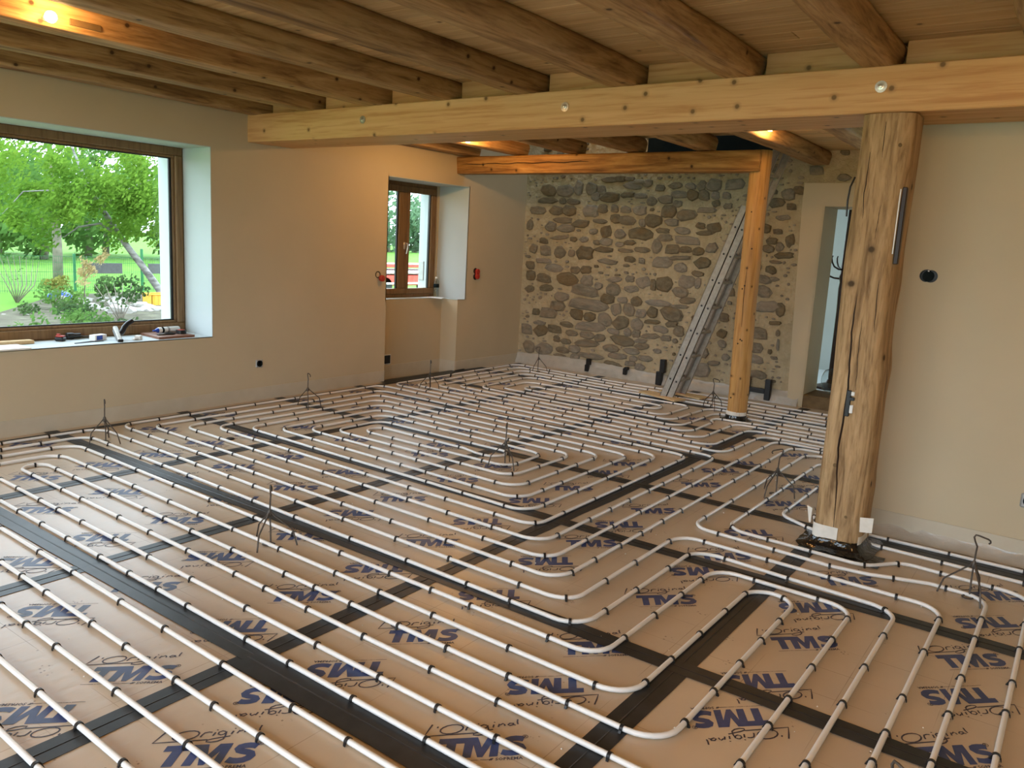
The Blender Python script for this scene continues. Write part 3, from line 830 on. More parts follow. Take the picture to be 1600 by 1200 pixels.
# ---------------------------------------------------------------- beams and joists
def log(name, mt, x0, x1, y0, y1, z0, z1, axis='y', seg=26, rnd=.045, wob=.008, seed=0, taper=0, flat=True, taps=None, parent=None):
    r = random.Random(seed)
    ph = [r.uniform(0, 6.3) for _ in range(8)]
    fr = [r.uniform(1.2, 3.4) for _ in range(8)]
    prof = []
    c2 = rnd * .35
    hw, hh = (x1 - x0) / 2 if axis == 'y' else (y1 - y0) / 2, (z1 - z0) / 2
    c = min(rnd, hh * .95, hw * .95)
    n = 4
    for sx, sz, a0 in ((1, -1, -pi / 2), (1, 1, 0), (-1, 1, pi / 2), (-1, -1, pi)):
        cc = c if sz > 0 or not flat else min(c2, c)
        for k in range(n + 1):
            a = a0 + pi / 2 * k / n
            prof.append((sx * (hw - cc) + cc * cos(a) - (sx * .016 if sz < 0 and flat else 0), sz * (hh - cc) + cc * sin(a)))
    vs = []
    L0, L1 = (y0, y1) if axis == 'y' else (x0, x1)
    for i in range(seg + 1):
        t_ = i / seg
        s_ = L0 + (L1 - L0) * t_
        dx = wob * (sin(s_ * fr[0] + ph[0]) + .6 * sin(s_ * fr[1] * 2 + ph[1]))
        wd = 1 + wob * 4 * sin(s_ * fr[2] + ph[2]) + taper * (t_ - .5)
        for q, (a, b_) in enumerate(prof):
            k = 1 + wob * 3 * sin(s_ * fr[3 + q // 5] * 2.3 + q // 5 * 1.7 + ph[4]) + wob * 4 * sin(s_ * 7.3 * fr[q // 5] + ph[q // 5]) * r.uniform(.3, 1)
            e = 1.0 if 0 < i < seg else .97
            u, v = a * wd * k * e + dx, b_ * (k if not flat else 1 + (k - 1) * .3) * e
            vs.append(((x0 + x1) / 2 + u, s_, (z0 + z1) / 2 + v) if axis == 'y' else (s_, (y0 + y1) / 2 + u, (z0 + z1) / 2 + v))
    m_ = len(prof)
    fs = []
    for i in range(seg):
        for k in range(m_):
            k2 = (k + 1) % m_
            f = (i * m_ + k, i * m_ + k2, (i + 1) * m_ + k2, (i + 1) * m_ + k)
            fs.append(f if axis == 'x' else f[::-1])
    fs.append(tuple(range(m_)))
    fs.append(tuple(seg * m_ + k for k in range(m_))[::-1])
    return MB().add(vs, fs).build(name, mt, parent, True, 40)


o = MB().cbox(-.08, 8.99, 4.46, 4.712, 2.293, 2.52, .006).build('timber_beam', M['pine_x'])
tag(o, 'pale planed pine beam with knots and three bolts, spanning the room on the thick post', 'beam', kind='thing')
MBOLT = MB().lathe([(.0, .0), (.029, 0), (.029, -.004), (.016, -.0045), (.016, -.010), (.0085, -.011), (.0085, -.020), (.005, -.021)], 14, axis='y').mesh('bolt', M['zinc'], True, 35)
for x in (1.419, 3.242, 5.109):
    p = link('bolt', MBOLT, o)
    p.location = (x, 4.459, 2.418)
o = MB().cbox(-.08, 8.99, 4.716, 4.945, 2.298, 2.52, .006).build('timber_beam', M['pine_x'])
tag(o, 'second pine beam bolted behind the pale beam with three bolts', 'beam', kind='thing')
JR = [.215, .885, 1.625, 2.305, 3.045, 3.755, 4.475, 5.185, 5.90, 6.62, 7.34, 8.06]
JW = [.19, .20, .205, .21, .21, .215, .225, .195, .2, .2, .2, .2]
ORD = ['first', 'second', 'third', 'fourth', 'fifth', 'sixth', 'seventh', 'eighth', 'ninth', 'tenth', 'eleventh', 'twelfth']
for i, (xr, wd) in enumerate(zip(JR, JW)):
    if i < 9:
        o = log('ceiling_joist', M['log_y'], xr - wd, xr, -2.19, 4.60, 2.515, 2.66, rnd=.055 if i != 2 else .03, wob=.007, seed=20 + i, seg=40)
        tag(o, 'old rough log joist in front of the pine beam, %s counted from the window wall' % ORD[i], 'joist', 'front ceiling joists', 'thing')
        if i == 2:
            MB().cbox(1.612, 1.6285, 2.195, 2.36, 2.545, 2.578, .003).build('mortise', M['mould'], o)
    if i < 8:
        o = log('ceiling_joist', M['log_y'], xr - wd + .02, xr + .012, 4.62, 7.43 if i < 5 else 8.66, 2.502, 2.655, rnd=.066, wob=.007, seed=60 + i, seg=24)
        tag(o, 'old rough log joist behind the pine beam, %s counted from the window wall' % ORD[i], 'joist', 'rear ceiling joists', 'thing')
        x2 = JR[i + 1] - JW[i + 1]
        o = MB().cbox(xr + .004, x2 - .004, 4.555, 4.585, 2.515, 2.648, .002).build('packing_board', M['pine_x'])
        tag(o, 'pine packing board on the beam between the %s and %s front joists' % (ORD[i], ORD[i + 1]), 'board', 'packing boards between joists', 'thing')
o = log('old_beam', M['log_x'], -.05, 3.515, 7.27, 7.45, 2.305, 2.495, axis='x', rnd=.025, wob=.006, seed=5, seg=34)
tag(o, 'old orange-brown hewn beam between window wall and the slim round post', 'beam', kind='thing')
cr = MB()
pts = [(.05 + .1 * k, 7.266, 2.405 + .006 * sin(k * 1.7) + .0006 * k) for k in range(18)]
cr.tube(pts, [.004 if 0 < k < 17 else .001 for k in range(18)], 5)
cr.build('crack', M['darkwood'], o)

# thick post
post = thing('oak_post', 'thick weathered square post with long cracks under the pine beam, black sleeve at its foot', 'post', (5.16, 4.58, 0), kind='thing')


def trunk(cx, cy, hx, hy, z0, z1, c, wob, seed, seg=60, lean=(0, 0), bumps=()):
    r = random.Random(seed)
    ph = [r.uniform(0, 6.3) for _ in range(12)]
    prof = []
    n = 5
    for sx, sy, a0 in ((1, -1, -pi / 2), (1, 1, 0), (-1, 1, pi / 2), (-1, -1, pi)):
        for k in range(n + 1):
            a = a0 + pi / 2 * k / n
            prof.append((sx * (hx - c) + c * cos(a), sy * (hy - c) + c * sin(a)))
    vs = []
    for i in range(seg + 1):
        z = z0 + (z1 - z0) * i / seg
        dx = wob * (sin(z * 2.1 + ph[0]) + .5 * sin(z * 5.3 + ph[1])) + lean[0] * z
        dy = lean[1] * z
        for q, (a, b_) in enumerate(prof):
            k = 1 + wob * 3 * sin(z * 3.1 + q * .9 + ph[2]) + wob * 1.6 * sin(z * 9 + q * 2.3 + ph[3])
            for bz, bq, amp, sg in bumps:
                k += amp * math.exp(-((z - bz) / sg) ** 2) * math.exp(-(((q - bq + 12) % 24 - 12) / 3.0) ** 2)
            vs.append((cx + dx + a * k, cy + dy + b_ * k, z))
    m_ = len(prof)
    fs = [(i * m_ + k, i * m_ + (k + 1) % m_, (i + 1) * m_ + (k + 1) % m_, (i + 1) * m_ + k) for i in range(seg) for k in range(m_)]
    fs += [tuple(range(m_ - 1, -1, -1)), tuple(seg * m_ + k for k in range(m_))]
    return MB().add(vs, fs)


trunk(5.163, 4.575, .125, .14, .0, 2.286, .07, .006, 3, bumps=((1.0, 8, .10, .10), (2.0, 2, .05, .12), (1.55, 20, .05, .15), (1.45, 8, .06, .1), (.35, 8, .05, .07))).build('trunk', M['post'], post, True, 50)
def crack(pts, r, nm='crack', par=post, mt='darkwood'):
    n_ = len(pts)
    MB().tube(pts, [r * (.25 + .75 * sin(pi * (k + .3) / (n_ - .4))) for k in range(n_)], 5).build(nm, M[mt], par)
rr = random.Random(4)
def jag(pts):
    out = []
    for (x0, z0), (x1, z1) in zip(pts, pts[1:]):
        n_ = max(2, int(abs(z1 - z0) / .04))
        out += [(x0 + (x1 - x0) * k / n_ + rr.uniform(-.0022, .0022), 4.4365, z0 + (z1 - z0) * k / n_) for k in range(n_)]
    return out + [(pts[-1][0], 4.4365, pts[-1][1])]
crack(jag([(5.160, 2.245), (5.161, 2.09), (5.168, 1.985), (5.183, 1.841), (5.175, 1.63), (5.166, 1.504), (5.159, 1.379), (5.161, 1.29)]), .005)
crack(jag([(5.150, 1.684), (5.149, 1.50), (5.125, 1.385), (5.123, 1.186), (5.138, .90), (5.135, .708), (5.128, .567), (5.138, .427), (5.147, .322), (5.155, .13)]), .0062)
crack(jag([(5.158, 1.379), (5.165, 1.257), (5.167, 1.056), (5.178, .888)]), .0035)
crack(jag([(5.225, 1.62), (5.222, 1.4), (5.23, 1.2)]), .0025)
crack(jag([(5.10, 2.1), (5.098, 1.9), (5.105, 1.75)]), .0025)
crack([(5.284, 4.52, z) for z in [.12 + .05 * k for k in range(6)]], .006)
MB().cbox(5.271, 5.293, 4.455, 4.492, 1.55, 1.93, .003).build('conduit_slot', M['darkwood'], post)
MB().cbox(5.262, 5.268, 4.446, 4.452, 1.60, 1.92, .001).build('conduit', M['white'], post)
MB().tube([(5.035, 4.47, 1.98), (5.022, 4.455, 1.93), (5.018, 4.45, 1.86), (5.022, 4.45, 1.78)], .005, 6).build('cable', M['black'], post)
MB().cbox(5.137, 5.160, 4.425, 4.46, .745, .885, .003).build('socket_recess', M['black'], post)
bx = MB().cbox(5.112, 5.137, 4.434, 4.46, .80, .885, .003).build('recess_board', M['mould'], post)
for z0, z1 in ((.858, .88), (.765, .808)):
    MB().cbox(5.160, 5.177, 4.424, 4.462, z0, z1, .002).build('socket_face', M['white'], post)
MB().cbox(5.15, 5.178, 4.424, 4.46, .832, .85, .002).build('socket_bar', M['black'], post)
for x, z in ((5.118, .775), (5.122, .47), (5.21, .2), (5.235, 2.13)):
    MB().lathe([(.011, .004), (.011, 0), (.006, -.002), (.0, -.003)], 10, (x, 4.4365, z), 'y').build('knot', M['mould'], post)
# tape band, shrink sleeve and its skirt on the boards
def wrapband(z0, z1, a0, a1, off, nm, mt, tilt=0, n=26):
    vs = []
    for k in range(n + 1):
        a = a0 + (a1 - a0) * k / n
        c_, s_ = cos(a), sin(a)
        e = 5
        q = (abs(c_) ** e + abs(s_) ** e) ** (-1 / e)
        x, y_ = 5.163 + c_ * q * (.126 + off), 4.575 + s_ * q * (.141 + off)
        f = 1 - tilt * k / n
        vs += [(x, y_, z0), (x, y_, z0 + (z1 - z0) * f)]
    return MB().add(vs, [(2 * k, 2 * k + 2, 2 * k + 3, 2 * k + 1) for k in range(n)]).build(nm, M[mt], post, True, 60)
wrapband(.055, .13, -1.45, -3.6, .004, 'masking_tape', 'masking')
wrapband(.055, .10, -.75, .3, .005, 'masking_tape', 'masking')
MB().hexa([(5.02, 4.45, .12), (5.028, 4.452, .12), (5.028, 4.470, .12), (5.02, 4.468, .12), (5.0, 4.452, .215), (5.032, 4.445, .205), (5.032, 4.463, .205), (5.0, 4.47, .215)]).build('masking_tape', M['masking'], post)
MB().hexa([(5.285, 4.44, .135), (5.345, 4.45, .14), (5.345, 4.452, .14), (5.285, 4.442, .135), (5.28, 4.44, .215), (5.345, 4.45, .222), (5.345, 4.452, .222), (5.28, 4.442, .215)]).build('masking_tape', M['masking'], post)
n = 30
vs = []
for lv, (off, z) in enumerate(((.004, .062), (.010, .05), (.014, .03), (.030, .012), (.075, .0065))):
    for k in range(n):
        a = 2 * pi * k / n
        e = 4 if lv < 3 else 6
        q = (abs(cos(a)) ** e + abs(sin(a)) ** e) ** (-1 / e)
        j = R.uniform(-.004, .004) * (lv > 0)
        vs.append((5.163 + cos(a) * q * (.126 + off + j), 4.575 + sin(a) * q * (.141 + off + j), z + (R.uniform(-.004, .004) if 0 < lv < 4 else 0)))
MB().add(vs, [(l * n + k, (l + 1) * n + k, (l + 1) * n + (k + 1) % n, l * n + (k + 1) % n) for l in range(4) for k in range(n)]).build('shrink_sleeve', M['sleeve'], post, True)
MB().cbox(5.0, 5.42, 4.31, 4.50, .0042, .0056, .0005).build('sleeve_skirt', M['sleeve'], post)

# slim round post
p2 = thing('spruce_post', 'slim round peeled post beside the ladder, carrying the old beam', 'post', (3.49, 7.41, 0), kind='thing')
trunk(3.492, 7.42, .091, .091, 0, 2.50, .088, .004, 8, bumps=((.75, 3, .03, .05),), lean=(-.004, 0)).build('trunk', M['log_z'], p2, True, 60)
MB().lathe([(.094, .045), (.0955, .047), (.0955, .085), (.093, .088)], 24, (3.492, 7.42, 0)).build('masking_tape', M['masking'], p2, True, 40)
MB().lathe([(.150, .006), (.125, .010), (.104, .016), (.1, .03), (.0985, .05), (.093, .052)], 24, (3.492, 7.42, 0)).build('shrink_sleeve', M['sleeve'], p2, True, 40)
crack([(3.486 + .004 * sin(z * 9), 7.327, z) for z in [.9 + .08 * k for k in range(8)]], .0025, par=p2)
for x, z in ((3.47, .74), (3.505, .77), (3.49, .78), (3.455, .22), (3.48, 1.28), (3.46, 1.25), (3.51, 1.62), (3.475, 1.95)):
    MB().lathe([(.008, .004), (.008, 0), (.005, -.002), (0, -.003)], 8, (x, 7.42 - math.sqrt(.091 ** 2 - (x - 3.487) ** 2), z), 'y').build('knot', M['darkwood'], p2)
# ---------------------------------------------------------------- heating pipes
PR = .0098


def fillet(pts, r):
    pts = [Vector(p) for p in pts]
    out = [pts[0]]
    for i in range(1, len(pts) - 1):
        a, p, c = pts[i - 1], pts[i], pts[i + 1]
        u, v = (a - p), (c - p)
        lu, lv = u.length, v.length
        u, v = u / lu, v / lv
        ang = math.acos(max(-1, min(1, u.dot(v))))
        d = min(r / math.tan(ang / 2), lu * .498, lv * .498)
        rr = d * math.tan(ang / 2)
        bis = (u + v).normalized()
        ctr = p + bis * (rr / sin(ang / 2))
        p0, p1 = p + u * d, p + v * d
        a0 = math.atan2(p0.y - ctr.y, p0.x - ctr.x)
        a1 = math.atan2(p1.y - ctr.y, p1.x - ctr.x)
        da = (a1 - a0 + pi) % (2 * pi) - pi
        k = max(3, int(abs(da) / .2))
        out += [ctr + Vector((cos(a0 + da * j / k), sin(a0 + da * j / k))) * rr for j in range(k + 1)]
    out.append(pts[-1])
    res = [out[0]]
    for q in out[1:]:  # subdivide the long straights
        d = q - res[-1]
        n = int(d.length / .22)
        b = res[-1]
        for j in range(1, n + 1):
            res.append(b + d * j / (n + 1))
        res.append(q)
    return [q for i, q in enumerate(res) if i == 0 or (q - res[i - 1]).length > .004]


def clip_mesh():
    mb = MB()
    n = 8
    wd, t, ri = .0058, .0032, PR + .0008
    vs = []
    for k in range(n + 1):
        a = -.28 + (pi + .56) * k / n
        for rr in (ri, ri + t):
            for x in (-wd, wd):
                vs.append((x, rr * cos(a), rr * sin(a)))
    fs = []
    for k in range(n):
        b = 4 * k
        fs += [(b + 2, b + 3, b + 7, b + 6), (b, b + 4, b + 5, b + 1), (b, b + 2, b + 6, b + 4), (b + 1, b + 5, b + 7, b + 3)]
    fs += [(0, 1, 3, 2), (4 * n, 4 * n + 2, 4 * n + 3, 4 * n + 1)]
    mb.add(vs, fs)
    for s in (-1, 1):
        y = s * (PR + .0035)
        mb.hexa([(-.0045, y - .003, -PR - .002), (.0045, y - .003, -PR - .002), (.0045, y + .003 + s * .004, -PR - .002), (-.0045, y + .003 + s * .004, -PR - .002),
                 (-.0045, y - .002, -.002), (.0045, y - .002, -.002), (.0045, y + .002, -.002), (-.0045, y + .002, -.002)])
    return mb.mesh('pipe_clip', M['black'], True, 40)


CM = clip_mesh()
PIPES = [
    ('heating pipe ending in the tight hairpin at the front right', [(.70, -.6), (.70, 2.47), (5.01, 2.36), (5.01, 3.60), (5.225, 3.60), (5.225, 2.19), (.85, 2.305), (.855, 2.15), (5.45, 2.03), (5.45, 3.69), (4.79, 3.705), (4.79, 2.54), (.53, 2.655), (.53, -.6)]),
    ('heating pipe loop just outside the tight hairpin, second from the left wall', [(.87, -.6), (.87, 1.985), (5.61, 1.86), (5.61, 3.805), (5.1, 3.835), (4.61, 3.88), (4.61, 2.70), (.36, 2.83), (.36, -.6)]),
    ('heating pipe loop nearest the left wall under the big window', [(1.04, -.6), (1.04, 1.83), (5.77, 1.70), (5.77, 3.98), (4.45, 4.025), (4.455, 2.87), (.195, 3.005), (.19, -.6)]),
    ('heating pipe with a dip in front of the thick post', [(1.21, -.6), (1.21, 1.665), (5.92, 1.53), (5.92, 4.26), (5.68, 4.275), (5.42, 4.185), (5.2, 4.155), (4.44, 4.21), (4.43, 6.50), (7.4, 6.46)]),
    ('heating pipe that jogs to the right of the thick post', [(1.38, -.6), (1.38, 1.495), (6.08, 1.36), (6.08, 4.44), (5.50, 4.475), (5.36, 4.28), (4.60, 4.325), (4.59, 6.30), (7.4, 6.27)]),
    ('heating pipe passing just behind the thick post', [(1.55, -.6), (1.55, 1.32), (6.24, 1.19), (6.24, 4.62), (5.0, 4.66), (4.765, 4.80), (4.765, 6.12), (7.4, 6.08)]),
    ('heating pipe running closest along the right partition wall', [(1.72, -.6), (1.72, 1.145), (6.41, 1.02), (6.41, 4.80), (4.93, 4.815), (4.93, 5.95), (7.4, 5.91)]),
    ('heating pipe cutting the bottom left corner', [(1.89, -.6), (1.89, .975), (6.57, .85), (6.57, 4.1), (8.4, 4.1)]),
    ('heating pipe wound in the middle double spiral between the windows and the old beam', [(7.4, 6.60), (4.265, 6.645), (4.285, 3.045), (.185, 3.16), (.18, 5.965), (3.94, 5.84), (3.96, 3.385), (.53, 3.48), (.55, 5.58), (3.60, 5.53), (3.62, 3.73), (.87, 3.815), (.89, 5.26), (3.28, 5.21), (3.29, 4.075), (1.20, 4.13), (1.22, 4.965), (2.96, 4.90), (2.97, 4.425), (1.53, 4.42), (1.53, 4.61), (2.42, 4.60), (2.58, 4.555), (2.76, 4.56), (2.76, 4.755), (1.37, 4.775), (1.37, 4.265), (3.12, 4.255), (3.12, 5.055), (1.05, 5.105), (1.05, 3.965), (3.45, 3.895), (3.44, 5.365), (.72, 5.415), (.69, 3.645), (3.79, 3.565), (3.77, 5.70), (.39, 5.765), (.36, 3.31), (4.115, 3.215), (4.09, 6.755), (7.4, 6.71)]),
    ('heating pipe along the foot of the stone wall, outermost of the far loops', [(7.4, 8.29), (3.2, 8.37), (1.6, 8.30), (.165, 8.43), (.21, 6.11), (3.93, 6.005), (3.945, 6.85), (7.4, 6.80)]),
    ('heating pipe, second from the stone wall in the far loops', [(7.4, 8.11), (3.4, 8.175), (1.9, 8.13), (.345, 8.255), (.38, 6.26), (3.76, 6.155), (3.77, 7.01), (7.4, 6.95)]),
    ('heating pipe, third from the stone wall in the far loops', [(7.4, 7.94), (3.4, 8.0), (2.0, 7.955), (.525, 8.08), (.54, 6.42), (3.58, 6.325), (3.59, 7.17), (7.4, 7.10)]),
    ('heating pipe with a kink at the slim round post', [(7.4, 7.77), (3.4, 7.835), (2.0, 7.81), (.685, 7.895), (.71, 6.57), (3.38, 6.485), (3.42, 6.62), (3.41, 7.06), (3.345, 7.15), (3.38, 7.26), (3.62, 7.27), (3.85, 7.305), (7.4, 7.25)]),
    ('heating pipe wound in the innermost far spiral below the ladder', [(7.4, 7.42), (3.26, 7.50), (3.26, 6.64), (.90, 6.72), (.86, 7.725), (2.1, 7.64), (2.95, 7.62), (2.945, 6.97), (1.24, 7.03), (1.24, 7.235), (2.76, 7.17), (2.76, 7.41), (1.04, 7.445), (1.07, 6.875), (3.10, 6.82), (3.11, 7.685), (7.4, 7.59)]),
]
CL = [(CLIPS[k] / 100, CLIPS[k + 1] / 100) for k in range(0, len(CLIPS), 2)]
for pi_, (lab, pts) in enumerate(PIPES):
    path = fillet(pts, .125)
    ph = R.uniform(0, 6)
    p3 = [(q.x, q.y, PR + .0032 + .001 * sin(i * .7 + ph)) for i, q in enumerate(path)]
    po = MB().tube(p3, PR, 10).build('heating_pipe', M['pipe'], None, True, 60)
    tag(po, 'white ' + lab, 'pipe', 'underfloor heating pipes', 'thing')
    # clips: where the photograph shows them, then filled up where a long stretch has none
    cum = [0]
    for a, c in zip(path, path[1:]):
        cum.append(cum[-1] + (c - a).length)
    got = []
    for cx, cy in CL:
        best = None
        for i in range(len(path) - 1):
            a, c = path[i], path[i + 1]
            d = c - a
            t_ = max(0, min(1, ((cx - a.x) * d.x + (cy - a.y) * d.y) / d.length_squared))
            q = a + d * t_
            e_ = math.hypot(q.x - cx, q.y - cy)
            if e_ < .06 and (best is None or e_ < best[0]):
                best = (e_, cum[i] + d.length * t_)
        if best: got.append(best[1])
    got.sort()
    keep = []
    for s_ in got:
        if not keep or s_ - keep[-1] > .20: keep.append(s_)
    full = []
    for a, c in zip([0] + keep, keep + [cum[-1]]):
        n = int((c - a) / .46)
        full += [a + (c - a) * j / (n + 1) + R.uniform(-.03, .03) for j in range(1, n + 1)]
    keep = sorted(keep + full)[:290]
    for s_ in keep:
        i = max(k for k in range(len(cum)) if cum[k] <= s_ + 1e-9)
        i = min(i, len(path) - 2)
        d = (path[i + 1] - path[i])
        q = path[i] + d * ((s_ - cum[i]) / d.length)
        if not (0 < q.x < 7.2 and -.2 < q.y < 8.6): continue
        k = link('pipe_clip', CM, po, False)
        k.location = (q.x, q.y, PR + .0032)
        k.rotation_euler = (0, 0, math.atan2(d.y, d.x) + R.uniform(-.06, .06))

# ---------------------------------------------------------------- wire tripods (screed level markers)
def tripod(seed, label, x, y, rz, hook):
    r = random.Random(seed)
    o = thing('wire_tripod', label, 'tripod', (x, y, 0), 'wire level tripods standing among the pipes', 'thing', rz)
    wr = .0042
    for k in range(3):
        a = 2 * pi * k / 3 + r.uniform(-.25, .25)
        e_ = r.uniform(.095, .115)
        f = e_ + r.uniform(.012, .03)
        zb = r.uniform(.07, .085)
        MB().tube([(0.006 * cos(a), .006 * sin(a), .175), (.02 * cos(a), .02 * sin(a), .158), ((e_ - .01) * cos(a), (e_ - .01) * sin(a), zb + .01),
                   (e_ * cos(a), e_ * sin(a), zb), (f * cos(a), f * sin(a), .002)], wr, 6).build('leg', M['steel'], o, True, 50, False)
    MB().tube([(0, 0, .165), (.003, .002, .09), (.004, .0, .012)], wr, 6).tube([(.03 * cos(q) - .006, .022 * sin(q), .007) for q in [.3 + .5 * j for j in range(11)]], wr * .9, 6).build('centre_pin', M['steel'], o, True, 50, False)
    MB().lathe([(.006, .148), (.010, .155), (.0105, .178), (.006, .188)], 8).tube([(.011 * cos(q), .011 * sin(q), .152 + .0035 * q / 3) for q in [.6 * j for j in range(26)]], .0022, 5).build('hub', M['steel'], o, True, 50, False)
    b = Vector(hook)
    pts = [(0, 0, .18), (.002, 0, .235), (.004, 0, .258)]
    for fx, fz in ((-.008, .283), (-.014, .302), (-.008, .314), (.006, .312), (.045, .300), (.055, .293), (.057, .285), (.05, .277)):
        pts.append((b.x * (fx - .004) + .004, b.y * (fx - .004), fz))
    MB().tube(pts, wr, 7).build('hook', M['steel'], o, True, 50, False)
    return o


E1 = Vector((.807, .588))  # rough view-parallel axis, only used to turn the hooks differently
TR = [(.56, 2.85, .4, (-.35, .25), 'wire tripod by the left wall below the window sill'),
      (.53, 4.70, 1.2, (.1, .35), 'wire tripod by the left wall in front of the grey wall socket'),
      (.63, 6.23, 2.0, (.06, .1), 'wire tripod in front of the niche below the small window'),
      (2.965, 2.425, .7, (-.15, .25), 'large wire tripod standing alone in the left foreground'),
      (2.92, 4.46, 1.7, (.1, -.3), 'wire tripod in the centre of the middle pipe spiral'),
      (4.59, 5.23, .2, (-.95, -.3), 'wire tripod with wide hook left of the thick post'),
      (5.84, 4.25, 1.1, (.95, .35), 'wire tripod with wide hook in front of the right partition wall'),
      (.66, 8.20, 2.4, (-.9, .1), 'wire tripod in the far left corner before the stone wall'),
      (3.12, 7.74, .9, (.8, .5), 'wire tripod between the ladder and the slim round post'),
      (5.89, 2.09, .3, (.75, -.25), 'wire tripod hook cut off by the bottom edge at the right')]
for k, (x, y, rz, hk, lab) in enumerate(TR):
    h = Vector(hk)
    h.rotate(Matrix.Rotation(-rz, 2)) if hasattr(h, 'rotate') else None
    tripod(50 + k, lab, x, y, rz, h)

# ---------------------------------------------------------------- windows
def rails(par, name, x0, x1, y0, y1, z0, z1, fw, mt, c=.006, fb=None, wl_=None, wr_=None):
    fb = fb or fw
    wl_ = wl_ or fw
    wr_ = wr_ or fw
    for a in ((y0, y1, z0, z0 + fb), (y0, y1, z1 - fw, z1), (y0, y0 + wl_, z0 + fb, z1 - fw), (y1 - wr_, y1, z0 + fb, z1 - fw)):
        MB().cbox(x0, x1, *a, c).build(name, M[mt], par)


w1 = thing('window_1', None, None, (-.43, 2.8, .622), kind='structure')
rails(w1, 'frame_rail', -.47, -.40, 1.502, 4.092, .624, 2.210, .07, 'frame', .008, .082)
rails(w1, 'glazing_bead', -.45, -.418, 1.572, 4.022, .706, 2.14, .022, 'frame', .004)
rails(w1, 'gasket', -.448, -.43, 1.594, 4.0, .728, 2.118, .010, 'black', .002, None, .01, .022)
MB().box(-.442, -.438, 1.598, 3.990, .732, 2.114).build('pane', M['glass'], w1)
w2 = thing('window_2', None, None, (-.43, 6.86, .868), kind='structure')
rails(w2, 'frame_rail', -.47, -.40, 6.305, 7.432, .870, 2.176, .045, 'frame', .006)
for y0, y1, wl_, wr_ in ((6.345, 6.893, .075, .133), (6.897, 7.388, .042, .085)):
    sa = MB().cbox(-.45, -.385, y0, y1, .905, .972, .008).build('sash', M['frame'], w2)
    sb = MB().cbox(-.45, -.385, y0, y1, 2.062, 2.135, .008).cbox(-.45, -.385, y0, y0 + wl_, .97, 2.065, .008).cbox(-.45, -.385, y1 - wr_, y1, .97, 2.065, .008)
    sb.build('sash_frame', M['frame'], sa)
    MB().box(-.424, -.42, y0 + wl_, y1 - wr_, .972, 2.062).build('pane', M['glass'], sa)
    MB().cbox(-.43, -.405, y1 - wr_ - .014, y1 - wr_ + .001, .972, 2.062, .002).build('gasket', M['black'], sa)
MB().cbox(-.386, -.378, 6.835, 6.865, 1.42, 1.50, .006).tube([(-.378, 6.85, 1.485), (-.345, 6.85, 1.487), (-.335, 6.852, 1.48), (-.335, 6.854, 1.44), (-.338, 6.845, 1.385), (-.342, 6.84, 1.37)], [.008, .008, .009, .009, .008, .006], 8).build('handle', M['zinc'], w2, True, 40)
w3 = thing('window_3', None, None, (4, -2.4, 0), kind='structure')
for x in (.3, 2.13, 3.96, 5.79, 7.63):
    MB().cbox(x, x + .07, -2.42, -2.35, 0, 2.5, .006).build('frame_rail', M['frame'], w3)
for z in (-.06, 2.43):
    MB().cbox(.3, 7.7, -2.42, -2.35, z, z + .07, .006).build('frame_rail', M['frame'], w3)
w4 = thing('added_hall_window', None, None, (6.45, 8.9, .55), kind='structure')  # unseen window added to light the hall floor and its pipes
for a in ((5.5, 7.4, .55, .63), (5.5, 7.4, 2.37, 2.45), (5.5, 5.58, .63, 2.37), (7.32, 7.4, .63, 2.37)):
    MB().cbox(a[0], a[1], 8.9, 8.96, a[2], a[3], .006).build('frame_rail', M['frame'], w4)

# ---------------------------------------------------------------- things on the big window sill (top at z = .622)
SZ = .6225
o = thing('caulk_tube', 'white sealant tube with blue tip lying on the brown panel by the window', 'tube', (-.27, 3.84, SZ + .0435), kind='thing')
Mx = Matrix.Translation((-.27, 3.85, SZ + .0455)) @ Matrix.Rotation(radians(98), 4, 'Z') @ Matrix.Rotation(pi / 2, 4, 'Y')
MB().lathe([(.022, -.105), (.0245, -.10), (.0245, .10), (.022, .104)], 18).xf(Mx).build('body', M['white'], o, True, 40)
MB().lathe([(.022, -.101), (.018, -.118), (.008, -.132), (.006, -.155), (.0, -.156)][::-1], 14).xf(Mx).build('tip', M['blue'], o, True, 40)
MB().lathe([(.0248, -.055), (.0248, -.075)][::-1], 18).xf(Mx).build('label_band', M['slate'], o, True, 40)
MB().lathe([(.0248, -.02), (.0248, .0)], 18).xf(Mx).build('label_band', M['grey'], o, True, 40)
o = MB().hexa([(-.36, 3.65, SZ), (-.035, 3.625, SZ), (-.045, 3.955, SZ), (-.355, 3.945, SZ), (-.36, 3.65, SZ + .019), (-.035, 3.625, SZ + .019), (-.045, 3.955, SZ + .019), (-.355, 3.945, SZ + .019)]).build('brown_panel', M['brownboard'])
tag(o, 'reddish brown panel offcut lying on the window sill under the sealant tube', 'board', kind='thing')
o = thing('tape_roll', 'roll of black tape with red core on the brown panel', 'tape', (-.16, 3.90, SZ + .019), kind='thing')
MB().lathe([(.030, 0), (.043, 0), (.043, .032), (.030, .032)], 20, (-.16, 3.90, SZ + .0195)).build('roll', M['black'], o, True, 40)
MB().lathe([(.025, .001), (.030, .001), (.030, .033), (.025, .033)], 20, (-.16, 3.90, SZ + .0195)).build('core', M['red'], o, True, 40)
o = thing('pliers', 'black handled pliers lying on the brown panel beside the sealant tube', 'tool', (-.14, 3.74, SZ + .02), kind='thing')
